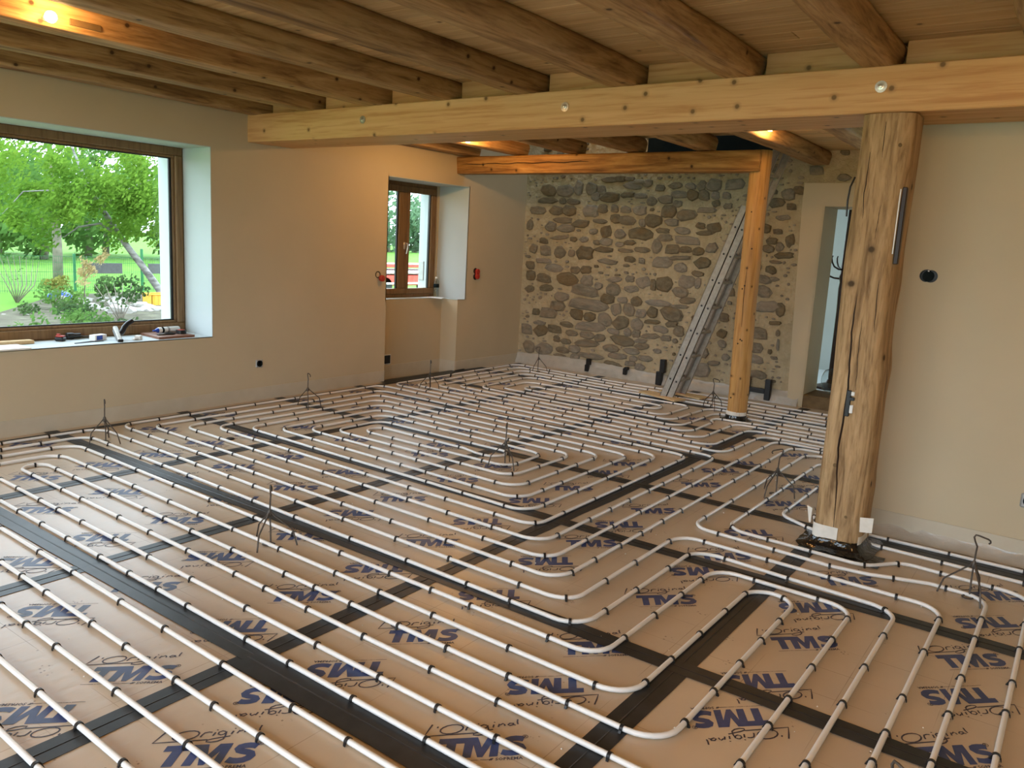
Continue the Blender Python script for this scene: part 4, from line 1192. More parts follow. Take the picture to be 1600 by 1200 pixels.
for s in (-1, 1):
    MB().tube([(-.14 + .004 * s, 3.73, SZ + .027), (-.145 + .018 * s, 3.76, SZ + .028), (-.15 + .022 * s, 3.80, SZ + .027), (-.15 + .016 * s, 3.83, SZ + .027)], [.006, .008, .008, .006], 7).build('grip', M['black'], o, True, 40)
MB().hexa([(-.155, 3.675, SZ + .0195), (-.125, 3.675, SZ + .0195), (-.12, 3.735, SZ + .0195), (-.16, 3.735, SZ + .0195), (-.15, 3.675, SZ + .03), (-.13, 3.675, SZ + .03), (-.125, 3.735, SZ + .034), (-.155, 3.735, SZ + .034)]).build('jaw', M['steel'], o)
o = thing('vacuum_nozzle', 'black vacuum nozzle with silver bar propped on the window sill', 'nozzle', (-.14, 3.36, SZ), kind='thing')
Mx = Matrix.Translation((-.145, 3.345, SZ + .045)) @ Matrix.Rotation(radians(-18), 4, 'Z') @ Matrix.Rotation(radians(22), 4, 'Y')
MB().cbox(-.115, .115, -.022, .012, -.026, .020, .008).xf(Mx).build('head', M['aluminium'], o)
MB().cbox(-.118, .118, -.024, .0, -.030, -.018, .004).cbox(.112, .122, -.024, .014, -.03, .022, .003).cbox(-.11, .11, -.0245, -.02, -.004, .002, .001).xf(Mx).build('lip', M['black'], o)
MB().tube([(-.145, 3.36, SZ + .05), (-.15, 3.385, SZ + .075), (-.155, 3.40, SZ + .10), (-.16, 3.43, SZ + .128), (-.165, 3.475, SZ + .148)], [.021, .021, .02, .0185, .0185], 12).build('elbow', M['black'], o, True, 50)
o = thing('small_carton', 'small blue and white carton on the window sill', 'box', (-.27, 3.21, SZ), kind='thing')
Mx = Matrix.Translation((-.22, 3.22, SZ)) @ Matrix.Rotation(radians(20), 4, 'Z')
MB().cbox(-.03, .03, -.06, .06, 0, .045, .002).xf(Mx).build('carton', M['white'], o)
MB().box(.0302, .0308, -.045, .015, .006, .040).xf(Mx).build('label_patch', M['blue'], o)
o = thing('tape_measure', 'orange and black tape measure on the window sill', 'tape measure', (-.3, 2.97, SZ), kind='thing')
Mx = Matrix.Translation((-.3, 2.97, SZ)) @ Matrix.Rotation(radians(35), 4, 'Z')
MB().cbox(-.035, .035, -.03, .03, 0, .034, .01).xf(Mx).build('case', M['black'], o)
MB().cbox(-.030, .030, -.026, .026, .034, .044, .006).cbox(-.028, .0, -.008, .008, .044, .056, .003).xf(Mx).build('top_shell', M['red'], o)
o = thing('putty_tool', 'black capped tool with long thin shaft on the window sill', 'tool', (-.36, 3.08, SZ), kind='thing')
MB().lathe([(.018, -.03), (.027, -.025), (.027, .02), (.02, .035), (.02, .08)], 16, (-.36, 3.07, SZ + .027), 'y').build('cap', M['black'], o, True, 40)
MB().tube([(-.36, 3.145, SZ + .022), (-.35, 3.30, SZ + .008)], .006, 7).build('shaft', M['steel'], o, True)
o = thing('white_bracket', 'small white plastic bracket on the window sill near the edge', 'bracket', (-.1, 3.49, SZ), kind='thing')
Mx = Matrix.Translation((-.11, 3.49, SZ)) @ Matrix.Rotation(radians(30), 4, 'Z')
MB().cbox(-.025, .025, -.018, .022, 0, .034, .004).cbox(-.012, .012, -.075, -.018, .004, .018, .004).xf(Mx).build('body', M['white'], o)
o = tag(MB().tube([(-.10, 2.98, SZ + .005), (-.13, 3.10, SZ + .005), (-.14, 3.22, SZ + .0055)], [.003, .0045, .0045], 7).build('screwdriver', M['black'], None, True), 'thin black screwdriver lying on the window sill', 'tool', kind='thing')
o = tag(MB().cbox(-.33, -.25, 1.75, 2.76, SZ, SZ + .026, .003).build('wood_batten', M['osb']), 'wooden batten lying along the window sill at the left', 'board', kind='thing')
o = tag(MB().cbox(-.20, .022, 1.6, 2.62, SZ, SZ + .0125, .001).build('plasterboard_offcut', M['white']), 'white sheet offcut jutting over the window sill edge', 'board', kind='thing')

# small window: water bottle and paper
o = thing('water_bottle', 'clear water bottle with dark label on the small window sill', 'bottle', (-.335, 7.375, .868), kind='thing')
c = (-.335, 7.375, .8685)
MB().lathe([(.0, 0), (.030, 0), (.034, .006), (.034, .10), (.032, .105), (.034, .11), (.034, .165), (.026, .195), (.013, .212), (.012, .222)], 18, c).build('body', M['clear'], o, True, 50)
MB().lathe([(.0343, .112), (.0343, .155)], 18, c).build('label_band', M['slate'], o, True)
MB().lathe([(.0145, .220), (.0145, .238), (.012, .24)], 14, c).build('cap', M['white'], o, True, 40)
o = tag(MB().add([(-.36, 7.12, .8695), (-.22, 7.15, .8715), (-.14, 7.25, .862), (-.20, 7.37, .8715), (-.36, 7.37, .8695), (-.36, 7.12, .8685), (-.22, 7.15, .8705), (-.14, 7.25, .861), (-.20, 7.37, .8705), (-.36, 7.37, .8685)],
                 [(0, 1, 2, 3, 4), (9, 8, 7, 6, 5), (0, 5, 6, 1), (1, 6, 7, 2), (2, 7, 8, 3)]).build('white_sheet', M['white']), 'white sheet projecting over the small window sill edge', 'sheet', kind='thing')

# ---------------------------------------------------------------- wall boxes and sockets
def wallbox(name, label, y, z, s, x=0, faces='socket'):
    o = thing(name, label, 'socket', (x, y, z), kind='thing')
    MB().cbox(x - .01, x + .006, y - s, y + s, z - s, z + s, .006).build('plate', M['grey'], o)
    MB().lathe([(s * .78, 0), (s * .78, .004), (s * .6, .004), (s * .5, -.002)], 18, (x + .006, y, z), 'x').build('insert', M['slate'], o, True, 40)
    for a in (-1, 1):
        MB().lathe([(s * .13, 0), (s * .13, .0015)], 8, (x + .0065, y + a * s * .28, z), 'x').build('pin_hole', M['black'], o)
    return o
wallbox('wall_socket', 'grey wall socket low on the white wall right of the big window', 4.577, .343, .038)
o = thing('wall_socket', 'black open socket box in the niche under the small window', 'socket', (-.25, 6.486, .185), kind='thing')
MB().cbox(-.262, -.24, 6.44, 6.53, .14, .235, .004).build('box', M['black'], o)
MB().cbox(-.252, -.246, 6.43, 6.54, .13, .245, .003).build('rim', M['white'], o)
o = thing('junction_box', 'black wall box with dangling red cap left of the small window', 'socket', (0, 6.09, 1.14), kind='thing')
MB().lathe([(.036, -.01), (.036, .004), (.029, .004), (.027, -.002)], 18, (0, 6.06, 1.155), 'x').build('box', M['black'], o, True, 40)
MB().lathe([(.0, .0), (.030, .002), (.033, .008), (.033, .035), (.028, .04), (0, .04)], 18, (.004, 6.098, 1.118), 'x').build('cap', M['red'], o, True, 40)
o = thing('junction_box', 'double wall box with red cover right of the small window', 'socket', (0, 7.70, 1.165), kind='thing')
for z in (1.13, 1.20):
    MB().lathe([(.036, -.01), (.036, .005), (.03, .005)], 16, (0, 7.695, z), 'x').build('box', M['black'], o, True, 40)
b = MB()
for z in (1.135, 1.195):
    b.lathe([(.033, 0), (.033, .022), (.026, .028), (0, .028)], 16, (.006, 7.72, z), 'x')
b.cbox(.006, .028, 7.69, 7.75, 1.14, 1.19, .003)
b.build('cover', M['red'], o, True, 40)
o = thing('junction_box', 'dark open double socket hole on the right partition wall', 'socket', (5.366, 4.95, 1.497), kind='thing')
b = MB()
for x, z, s in ((5.355, 1.497, .034), (5.378, 1.495, .034)):
    b.lathe([(s, .004), (s, -.006), (s * .86, -.006), (s * .8, .0)], 18, (x, 4.949, z), 'y')
b.build('box', M['black'], o, True, 40)
MB().lathe([(.030, 0), (.030, -.003), (.018, -.004), (.012, -.002)], 16, (5.365, 4.946, 1.495), 'y').build('insert', M['slate'], o, True, 40)
MB().cbox(5.36, 5.368, 4.938, 4.944, 1.52, 1.526, .001).build('tab', M['white'], o)
o = thing('wall_socket', 'grey socket at the right edge low on the partition wall', 'socket', (5.985, 4.95, .352), kind='thing')
MB().cbox(5.955, 6.04, 4.938, 4.952, .315, .395, .008).build('plate', M['grey'], o)
MB().lathe([(.03, 0), (.03, -.004), (.02, -.004), (.017, 0)], 16, (5.997, 4.938, .355), 'y').build('insert', M['slate'], o, True, 40)
o = tag(MB().lathe([(0, 0), (.03, 0), (.03, .008), (.022, .011), (0, .011)], 16, (1.05, 3.535, .0)).build('floor_plug', M['black'], None, True, 40), 'small black round plug on the boards between the pipes by the left wall', 'plug', kind='thing')
o = tag(MB().tube([(.30, 6.95, .02), (.22, 7.05, .03), (.12, 7.25, .035), (.05, 7.5, .02)], .008, 7).build('cable_stub', M['black'], None, True), 'black cable stub at the wall foot right of the niche', 'cable', kind='thing')

# black brackets at the foot of the stone wall
def bracket(label, boxes):
    o = thing('wall_bracket', label, 'bracket', (boxes[0][0], 8.62, boxes[0][2]), 'black brackets along the stone wall', 'thing')
    for k, (x0, x1, z0, z1) in enumerate(boxes):
        MB().cbox(x0, x1, 8.600, 8.655, z0, z1, .006).build('plate' if k % 3 < 2 else 'crossbar', M['black'], o)
bracket('black upright bracket at the stone wall foot, first from the left', [(1.085, 1.135, .03, .115), (1.10, 1.15, .11, .19)])
bracket('small black bracket at the stone wall foot between the other brackets', [(1.62, 1.665, .06, .14), (1.635, 1.685, .12, .155)])
bracket('tall black bracket at the stone wall foot beside the ladder', [(2.06, 2.135, -.0, .16), (2.10, 2.165, .15, .31)])
bracket('black H shaped bracket at the stone wall foot right of the slim post', [(3.115, 3.185, .02, .25), (3.355, 3.42, .02, .25), (3.15, 3.36, .09, .14)])

# ---------------------------------------------------------------- ladder
lad = thing('extension_ladder', 'aluminium extension ladder leaning across the stone wall behind the slim post', 'ladder', (2.55, 7.95, .03), kind='thing')
u = Vector((.342, 0, 1)).normalized()
v = Vector((u.z, 0, -u.x))
B0 = Vector((2.515, 0, .022))
def stile(y0, y1, o0, o1, l0, l1, nm='stile'):
    p = []
    for l in (l0, l1):
        for (y, q) in ((y0, o0), (y0, o1), (y1, o1), (y1, o0)):
            p.append(B0 + u * l + v * q + Vector((0, y, 0)))
    bm_ = MB().hexa([tuple(x) for x in p])
    return bm_.build(nm, M['aluminium'], lad)
for y in (7.79, 8.125):
    for (q0, l0, l1) in ((-.008, 0, 2.13), (.066, .0, 2.86)):
        sgn = 1 if y < 8 else -1
        s = stile(y, y + .004, q0, q0 + .068, l0, l1)  # web with two flanges: a channel section
        for q in (q0, q0 + .064):
            a = MB().hexa([tuple(B0 + u * l + v * (q + dq) + Vector((0, yy, 0))) for l in (l0, l1) for dq, yy in ((0, y), (.004, y), (.004, y + sgn * .024), (0, y + sgn * .024))])
            a.build('flange', M['aluminium'], s)
for k in range(10):
    for q in (.026, .100):
        l = .235 + .28 * k
        if q < .05 and l > 2.1: continue
        c = B0 + u * l + v * q
        MB().tube([(c.x, 7.792, c.z), (c.x, 8.127, c.z)], .014, 8).build('rung', M['aluminium'], lad, True, 40)
        MB().lathe([(.0105, .002), (.0105, -.001)], 10, (c.x, 7.789, c.z), 'y').build('rung_end', M['black'], lad)
for y in (7.79, 8.105):
    p = B0 + v * .03
    MB().cbox(2.495, 2.655, y - .004, y + .03, .0, .018, .004).xf(Matrix.Translation((0, 0, .022))).build('rubber_foot', M['red'], lad)
MB().cbox(2.785, 2.83, 7.80, 7.85, .86, .92, .006).build('catch', M['mould'], lad)
for (cx, cy, rz, lab) in ((2.52, 7.82, -.35, 'chipboard pad under the near ladder foot'), (2.63, 8.13, -.2, 'chipboard pad under the rear ladder foot')):
    o = tag(MB().cbox(-.27, .27, -.085, .085, .0235, .0395, .002).xf(Matrix.Translation((cx, cy, 0)) @ Matrix.Rotation(rz, 4, 'Z')).build('chipboard_pad', M['osb']), lab, 'board', kind='thing')

# ---------------------------------------------------------------- doorway: coat stand and plastic sack
cs = thing('coat_stand', 'dark wooden coat stand with curved hooks inside the doorway', 'coat stand', (3.84, 9.35, .135), kind='thing')
MB().lathe([(.020, .16), (.026, .30), (.024, 1.0), (.033, 1.25), (.026, 1.32), (.04, 1.38), (.028, 1.42), (.022, 1.9), (.02, 2.12)], 14, (3.84, 9.35, 0)).build('pole', M['darkwood'], cs, True, 40)
MB().lathe([(.16, 2.12), (.16, 2.15), (.02, 2.17)], 20, (3.88, 9.35, 0)).build('cap', M['darkwood'], cs, True, 40)
MB().lathe([(.17, .136), (.17, .16), (.05, .2), (.03, .24)], 20, (3.84, 9.35, 0)).build('base', M['darkwood'], cs, True, 40)
for k in range(6):
    a = pi + k * pi / 3 + .1
    z = 1.46 if k % 2 else 1.36
    MB().tube([(3.84 + cos(a) * r_, 9.35 + sin(a) * r_, z + h) for r_, h in ((.02, 0), (.09, .005), (.16, .03), (.20, .075), (.215, .12), (.20, .145))], [.011, .01, .009, .009, .008, .006], 8).build('coat_hook', M['darkwood'], cs, True)
bm = bmesh.new()
bmesh.ops.create_icosphere(bm, subdivisions=3, radius=1)
rb = random.Random(2)
for vv in bm.verts:
    n_ = 1 + .10 * sin(vv.co.x * 5 + 1) * sin(vv.co.z * 6) + .07 * sin(vv.co.y * 9 + vv.co.z * 4) + rb.uniform(-.02, .02)
    vv.co = Vector((4.02 + vv.co.x * .17 * n_, 8.93 + vv.co.y * .13 * n_, max(.137, .27 + vv.co.z * .15 * n_)))
me = bpy.data.meshes.new('plastic_sack')
bm.to_mesh(me)
bm.free()
me.materials.append(M['clear'])
me.polygons.foreach_set('use_smooth', [True] * len(me.polygons))
tag(link('plastic_sack', me), 'clear plastic sack resting on the doorway threshold', 'sack', kind='thing')

# ---------------------------------------------------------------- lamps on the joists
def lamp(label, x, y, z, power):
    o = thing('bare_lamp', label, 'lamp', (x, y, z), kind='thing')
    MB().lathe([(.016, -.05), (.016, -.028), (.013, -.022)], 12, (x, y, z), 'x').build('lamp_holder', M['white'], o, True, 40)
    MB().lathe([(.011, -.026), (.016, -.018), (.026, -.004), (.029, .008), (.026, .022), (.014, .032), (0, .034)], 16, (x, y, z), 'x').build('bulb', M['bulb'], o, True)
    l = bpy.data.lights.new('lamp_light', 'POINT')
    l.energy = power
    l.color = (1, .55, .20)
    l.shadow_soft_size = .035
    lo = bpy.data.objects.new('lamp_light', l)
    lo.location = (x + .075, y, z - .03)
    COL.objects.link(lo)
    lo.parent = o
    lo.matrix_parent_inverse = o.matrix_basis.inverted()
lamp('lit bare lamp on the third front joist at the upper left', 1.665, 2.08, 2.55, 8)
lamp('lit bare lamp on a rear joist near the small window', .935, 6.30, 2.524, 34)
lamp('lit bare lamp on a rear joist left of the thick post', 3.80, 6.64, 2.578, 12)
for k, (x, y) in enumerate(((3.085, -.9), (5.225, .6), (.93, -.2), (6.66, 2.6))):  # unseen lamps added out of view as warm fill
    lamp(('added unseen lamp for warm fill on the fifth front joist near the glazed front', 'added unseen lamp for warm fill on the eighth front joist above the viewer', 'added unseen lamp for warm fill on the second front joist above the big window end', 'added unseen lamp for warm fill on the tenth joist line right of the picture')[k], x, y, 2.55, 22)

# crumbs of foam and plaster on the boards
b = MB()
rc = random.Random(31)
for _ in range(110):
    x, y, s_ = rc.uniform(.6, 6.6), rc.uniform(.9, 6.5), rc.uniform(.002, .0055)
    a_ = rc.uniform(0, 6)
    b.add([(x + s_ * cos(a_), y + s_ * sin(a_), .0008), (x + s_ * cos(a_ + 2.2), y + s_ * sin(a_ + 2.2), .0008), (x + s_ * cos(a_ + 4.1), y + s_ * sin(a_ + 4.1), .0008), (x, y, .0008 + s_)],
          [(0, 1, 3), (1, 2, 3), (2, 0, 3), (2, 1, 0)])
tag(b.build('crumbs', M['white']), 'tiny white crumbs scattered over the boards', 'crumbs', kind='stuff')
# ---------------------------------------------------------------- outside
GZ = -.3
g = MB()
g.add([(-.65, -60, GZ), (-.65, 150, GZ), (-160, 150, GZ), (-160, -60, GZ)], [(0, 1, 2, 3)])
g.add([(-.65, -60, GZ), (60, -60, GZ), (60, -2.5, GZ), (-.65, -2.5, GZ)], [(0, 1, 2, 3)])
g.add([(9.3, -2.5, GZ), (60, -2.5, GZ), (60, 60, GZ), (9.3, 60, GZ)], [(0, 1, 2, 3)])
tag(g.build('meadow_ground', M['lawn']), kind='structure')
b = MB()
rg = random.Random(5)
pts = [(-.66, 3), (-.66, 12.5), (-6, 13.5), (-10, 14), (-13.6, 13), (-14.6, 11), (-14.4, 9.4), (-12.6, 8.1), (-10.6, 6.6), (-8, 4.8), (-4, 3)]
b.add([(x, y, GZ + .02 + rg.uniform(0, .03)) for x, y in pts], [tuple(range(len(pts)))[::-1]])
tag(b.build('garden_bed', M['soil']), kind='structure')


def leaves(mb, blobs, n, size, r, flat=.5):
    for _ in range(n):
        cx, cy, cz, rx, ry, rz = r.choice(blobs)
        while True:
            a, b_, c = r.uniform(-1, 1), r.uniform(-1, 1), r.uniform(-1, 1)
            if a * a + b_ * b_ + c * c < 1: break
        p = Vector((cx + a * rx, cy + b_ * ry, cz + c * rz))
        s = size * r.uniform(.6, 1.3)
        q = Vector((r.gauss(0, 1), r.gauss(0, 1), r.gauss(0, 1))).normalized()
        w_ = q.orthogonal().normalized()
        w2_ = q.cross(w_)
        mb.add([p - w_ * s, p + w2_ * s * flat, p + w_ * s, p - w2_ * s * flat], [(0, 1, 2, 3)])


def plant(name, label, cat, base, blobs, n, size, mt, stems, smt='bark2', group=None, seed=0, flat=.5):
    r = random.Random(seed)
    o = thing(name, label, cat, base, group, 'thing')
    mb = MB()
    leaves(mb, blobs, n, size, r, flat)
    f = mb.build('foliage', M[mt], o)
    f['kind'] = 'stuff'
    for k, (p, rad) in enumerate(stems):
        MB().tube(p, rad, 8).build('trunk' if k == 0 and rad[0] > .04 else 'branch', M[smt], o, True)
    return o


rb = random.Random(9)
def cloud(cx, cy, cz, rx, ry, rz, n, s):
    out = []
    for _ in range(n):
        a, e_ = rb.uniform(0, 2 * pi), rb.uniform(-1, 1)
        k = rb.uniform(.35, 1) ** .5
        q = math.sqrt(max(0, 1 - e_ * e_))
        out.append((cx + rx * k * q * cos(a), cy + ry * k * q * sin(a), cz + rz * k * e_, s * rb.uniform(.6, 1.3), s * rb.uniform(.6, 1.3), s * rb.uniform(.6, 1.5)))
    return out


# leaning birch with a hanging crown
bl = cloud(-12.9, 9.3, 2.9, 1.7, 2.2, 1.5, 44, .42) + cloud(-12.6, 10.3, 1.9, 1.1, 1.1, .9, 18, .32) + cloud(-13.1, 8.0, 1.7, .9, 1.0, .9, 12, .30) + cloud(-12.0, 9.6, 2.2, .5, 1.9, .9, 22, .34)
plant('birch_tree', 'leaning white birch with hanging bright green crown outside the big window', 'tree', (-12.4, 11.15, GZ), bl, 15000, .055, 'leaf',
      [([(-12.4, 11.15, GZ - .1), (-12.45, 10.95, .0), (-12.5, 10.56, .56), (-12.55, 10.28, .95), (-12.6, 10.08, 1.25), (-12.8, 9.5, 2.3), (-12.9, 9.2, 3.2)], [.10, .092, .08, .075, .07, .05, .02]),
       ([(-12.6, 10.1, 1.22), (-12.7, 9.7, 1.5), (-12.9, 9.3, 1.4), (-13, 9.0, 1.15)], [.035, .03, .02, .01]),
       ([(-12.7, 9.8, 1.8), (-12.9, 9.0, 2.2), (-13, 8.2, 2.1), (-13.1, 7.8, 1.6)], [.03, .022, .015, .008]),
       ([(-12.7, 9.8, 1.9), (-12.5, 10.4, 2.4), (-12.4, 10.8, 2.6)], [.03, .02, .01])], 'bark', seed=1)
plant('garden_tree', 'second pale trunked tree behind the fence outside the big window', 'tree', (-20, 12.08, GZ), cloud(-20, 11.5, 3.6, 2.2, 3.4, 2.2, 34, .7), 7000, .10, 'leaf2',
      [([(-20, 12.08, GZ - .1), (-20, 12.10, .8), (-20.05, 12.1, 1.8), (-20, 12.0, 3.4)], [.16, .14, .12, .05])], 'bark2', seed=2)
FT = [(-34, 10, 4.2), (-36, 14, 5.0), (-33, 17.5, 4.4), (-36, 21, 5.6), (-34, 24.5, 5.2), (-37, 28.5, 6.0), (-30, 13, 3.2), (-39, 18, 6.5), (-38, 11, 6.4), (-40, 24, 6.6)]
RK = [sorted(range(10), key=lambda q: FT[q][1] / (6.13 - FT[q][0])).index(k) for k in range(10)]
for k, (x, y, h) in enumerate(FT):
    plant('far_tree', 'leafy tree far behind the meadow, %s in the row seen from the left' % ORD[RK[k]], 'tree', (x, y, GZ), cloud(x, y, GZ + h * .52, 2.2, 2.6, h * .45, 22, .95), 1900, .20, 'leaf2',
          [([(x, y, GZ - .1), (x, y + .1, 1), (x, y, h * .6)], [.2, .16, .06])], 'bark2', 'trees behind the meadow', 30 + k)
for k, (x, y, h) in enumerate([(-62, 60, 7), (-64, 66, 8.5), (-66, 73, 8), (-68, 80, 8.5), (-60, 53, 7)]):
    plant('far_tree', 'hazy tree across the field beyond the trailer, %s along the field edge' % ('second', 'third', 'fourth', 'fifth', 'first')[k], 'tree', (x, y, GZ), cloud(x, y, GZ + h * .5, 3.2, 4.2, h * .45, 20, 1.6), 1300, .42, 'far',
          [([(x, y, GZ - .1), (x, y, 2), (x, y, h * .6)], [.25, .2, .06])], 'bark2', 'trees across the field', 50 + k)
# wire fence with two grey boards
fe = thing('wire_fence', 'green welded wire fence behind the garden outside the big window', 'fence', (-15.5, 10, GZ), kind='thing')
mb = MB()
y = 4.0
while y < 17:
    mb.box(-15.502, -15.498, y - .0028, y + .0028, GZ, .62)
    y += .052
for z in (-.25, -.02, .22, .46, .62):
    mb.box(-15.504, -15.496, 4, 17, z - .004, z + .004)
f = mb.build('mesh_panel', M['fence'], fe)
f['kind'] = 'stuff'
for y, zt in ((4.0, .68), (6.2, .68), (8.35, .68), (10.42, .69), (12.26, .86), (14.6, .8), (16.9, .8)):
    MB().cbox(-15.53, -15.47, y - .03, y + .03, GZ - .1, zt, .008).build('fence_post', M['fence'], fe)
for y0, y1 in ((10.74, 11.68), (12.43, 13.6)):
    MB().cbox(-15.49, -15.46, y0, y1, .18, .455, .004).build('privacy_board', M['greyboard'], fe)
# shrubs, dry stalks
plant('rose_bush', 'dark green rose bush on thin stems close outside the big window', 'shrub', (-8.7, 7.95, GZ), cloud(-8.9, 8.0, .30, .40, .50, .26, 18, .15), 520, .042, 'leaf3',
      [([(-8.7, 7.95, GZ - .02), (-8.72, 7.95 + dy * .4, -.02), (-8.8, 7.95 + dy, .42)], [.012, .009, .005]) for dy in (-.42, -.22, -.05, .12, .3, .45)], seed=3, flat=.7)
plant('low_shrub', 'low bushy dark green shrub among the stones outside', 'shrub', (-10.9, 7.9, GZ), cloud(-10.9, 7.95, -.05, .4, .45, .2, 12, .2), 520, .04, 'leaf2',
      [([(-10.9, 7.9, GZ - .02), (-10.9, 7.95, 0)], [.02, .01])], seed=4, flat=.8)
plant('yellow_shrub', 'yellow leaved spreading shrub beside the blue sack outside', 'shrub', (-12.6, 8.65, GZ), cloud(-12.6, 8.62, .12, .2, .3, .09, 10, .12), 700, .035, 'leaf4',
      [([(-12.6, 8.65, GZ - .02), (-12.6, 8.65 + dy * .5, -.1), (-12.6, 8.65 + dy, .1)], [.014, .010, .006]) for dy in (-.25, -.08, .1, .26)], seed=5, flat=.6)
plant('bare_shrub', 'bare many stemmed shrub at the left of the big window view', 'shrub', (-13.0, 7.95, GZ), cloud(-13, 7.95, .5, .2, .35, .4, 6, .15), 60, .02, 'leaf3',
      [([(-13, 7.95, GZ - .02), (-13 + .05 * k, 7.95 + dy * .45, .1), (-13, 7.95 + dy, .75 - abs(dy) * .3)], [.014, .010, .004]) for k, dy in enumerate((-.42, -.28, -.15, -.03, .1, .24, .38, .5))], seed=6)
plant('dry_perennial', 'dried straw coloured stalks in front of the wire fence', 'plant', (-12.9, 9.35, GZ), cloud(-12.9, 9.42, .35, .12, .16, .38, 12, .12) + cloud(-12.9, 9.75, .72, .1, .16, .16, 5, .11), 500, .05, 'dry',
      [([(-12.9, 9.35, GZ - .02), (-12.9, 9.4, .2), (-12.9, 9.45 + dy, .75)], [.016, .012, .006]) for dy in (-.12, 0, .3)], 'bark2', seed=7, flat=.35)
plant('ground_cover', 'patch of low green weeds on the garden bed', 'plant', (-8.6, 6.9, GZ), cloud(-8.6, 6.9, GZ + .08, .7, .8, .06, 16, .16), 800, .04, 'leaf2', [], seed=8, flat=.6)
plant('ground_cover', 'second patch of weeds nearer the fence on the garden bed', 'plant', (-10.2, 7.4, GZ), cloud(-10.2, 7.5, GZ + .08, .6, .7, .08, 14, .16), 700, .04, 'leaf3', [], seed=9, flat=.6)
plant('ground_cover', 'third patch of weeds just outside the big window', 'plant', (-7.2, 5.9, GZ), cloud(-7.2, 5.9, GZ + .08, .7, 1.0, .08, 16, .16), 800, .035, 'leaf2', [], seed=10, flat=.6)
plant('ground_cover', 'fourth patch of weeds below the rose bush', 'plant', (-7.6, 7.3, GZ), cloud(-7.6, 7.3, GZ + .06, .6, .7, .06, 14, .14), 600, .035, 'leaf3', [], seed=12, flat=.6)
tag(MB().add([(-1, -2.56, GZ + .1), (10, -2.56, GZ + .1), (10, -9, GZ + .1), (-1, -9, GZ + .1)], [(3, 2, 1, 0)]).build('added_bounce_paving', M['rock']), kind='structure')  # unseen pale ground added to bounce neutral light indoors
rk = []
for k in range(5):
    r = random.Random(80 + k)
    bm = bmesh.new()
    bmesh.ops.create_icosphere(bm, subdivisions=2, radius=.5)
    for v_ in bm.verts:
        v_.co *= 1 + r.uniform(-.16, .16)
    me = bpy.data.meshes.new('garden_stone')
    bm.to_mesh(me)
    bm.free()
    me.materials.append(M['rock'])
    rk.append(me)
rp = random.Random(21)
spots = []
for k in range(46):
  for _try in range(60):
    if k < 14: x, y, s = -12.6 + rp.uniform(-.5, .4), 9.5 + rp.uniform(-.7, .8), rp.uniform(.15, .32)
    elif k < 30: x, y, s = -10.6 + rp.uniform(-.8, .8), 9.3 + rp.uniform(-.8, 1.0), rp.uniform(.2, .5)
    else: x, y, s = -9.5 + rp.uniform(-1, 2), 7.2 + rp.uniform(-1, 1.2), rp.uniform(.05, .13)
    if all(math.hypot(x - p, y - q_) > (s + t_) * .62 for p, q_, t_ in spots) and math.hypot(x + 11.3, y - 10.3) > s * .7 + .42:
        break
  spots.append((x, y, s))
  if True:
    o = link('garden_stone', rk[k % 5])
    o.location = (x, y, GZ + s * .16)
    o.scale = (s, s * rp.uniform(.8, 1.4), s * rp.uniform(.35, .7))
    o.rotation_euler = (0, 0, rp.uniform(0, 6))
    q = 0 if k < 14 else 1 if k < 30 else 2
    tag(o, ('pale stone in the heap below the dried stalks outside', 'pale flat stone around the yellow crate outside', 'small stone scattered on the soil close to the window')[q], 'stone',
        ('stones heaped below the stalks', 'flat stones by the crate', 'small stones near the window')[q], 'thing')
cr = thing('plastic_crate', 'yellow plastic crate in the garden at the right of the big window', 'crate', (-11.3, 10.25, GZ), kind='thing')
b = MB()
x0, x1, y0, y1 = -11.5, -11.1, 9.98, 10.6
b.cbox(x0, x1, y0, y1, GZ + .02, GZ + .04, .004)
for a in ((x0, x1, y0, y0 + .02), (x0, x1, y1 - .02, y1), (x0, x0 + .02, y0, y1), (x1 - .02, x1, y0, y1)):
    b.cbox(*a, GZ + .02, GZ + .27, .004)
b.build('shell', M['orange'], cr)
b = MB()
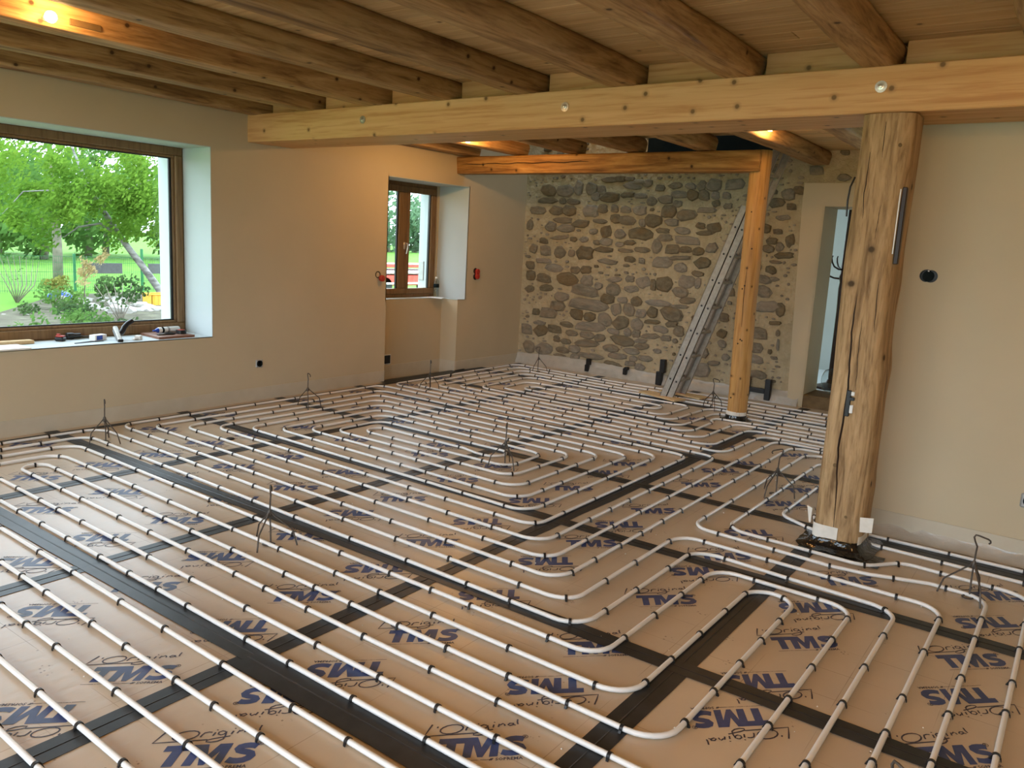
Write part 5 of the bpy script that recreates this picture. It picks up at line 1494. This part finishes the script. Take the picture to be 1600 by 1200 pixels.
for a in ((x0 - .02, x1 + .02, y0 - .02, y0 + .02), (x0 - .02, x1 + .02, y1 - .02, y1 + .02), (x0 - .02, x0 + .02, y0, y1), (x1 - .02, x1 + .02, y0, y1)):
    b.cbox(*a, GZ + .27, GZ + .30, .006)
b.build('rim', M['orange'], cr)
for k in range(6):
    MB().cbox(x1, x1 + .012, y0 + .05 + k * .1, y0 + .065 + k * .1, GZ + .04, GZ + .27, .003).build('rib', M['orange'], cr)
bm = bmesh.new()
bmesh.ops.create_icosphere(bm, subdivisions=2, radius=1)
for v_ in bm.verts:
    n_ = 1 + rp.uniform(-.15, .15)
    v_.co = Vector((-13.2 + v_.co.x * .2 * n_, 8.95 + v_.co.y * .26 * n_, max(GZ, GZ + .1 + v_.co.z * .13 * n_)))
me = bpy.data.meshes.new('blue_sack')
bm.to_mesh(me)
bm.free()
me.materials.append(M['blue'])
tag(link('blue_sack', me), 'small crumpled blue sack lying among the garden stones', 'sack', kind='thing')
# red and white trailer beyond the small window
tr = thing('farm_trailer', 'red and white trailer parked outside the small window', 'trailer', (-12.2, 18.8, GZ), kind='thing')
b = MB().cbox(-13.4, -12.2, 16.6, 21.6, .02, .34, .02)
b.build('side_panel', M['redpaint'], tr)
MB().cbox(-12.2, -12.17, 16.6, 21.6, .06, .12, .004).build('stripe', M['white'], tr)
MB().cbox(-13.4, -12.19, 16.6, 21.6, .42, .50, .01).build('top_rail', M['white'], tr)
MB().cbox(-13.4, -12.2, 16.6, 21.6, .60, .70, .01).build('upper_rail', M['redpaint'], tr)
for y in (16.7, 17.9, 19.1, 20.3, 21.5):
    MB().cbox(-12.26, -12.2, y - .04, y + .04, .3, .7, .006).build('upright', M['white'], tr)
for y in (17.6, 18.5, 20.4):
    MB().lathe([(.1, -.1), (.28, -.1), (.3, -.06), (.3, .06), (.28, .1), (.1, .1)], 18, (-12.3, y, 0), 'x').build('wheel', M['black'], tr, True, 40)
o = MB().cbox(-.645, -.56, 7.382, 7.401, 1.05, 1.28, .004).build('meter_box', M['grey'])
tag(o, 'small grey meter cover on the outer reveal of the small window', 'box', kind='thing')
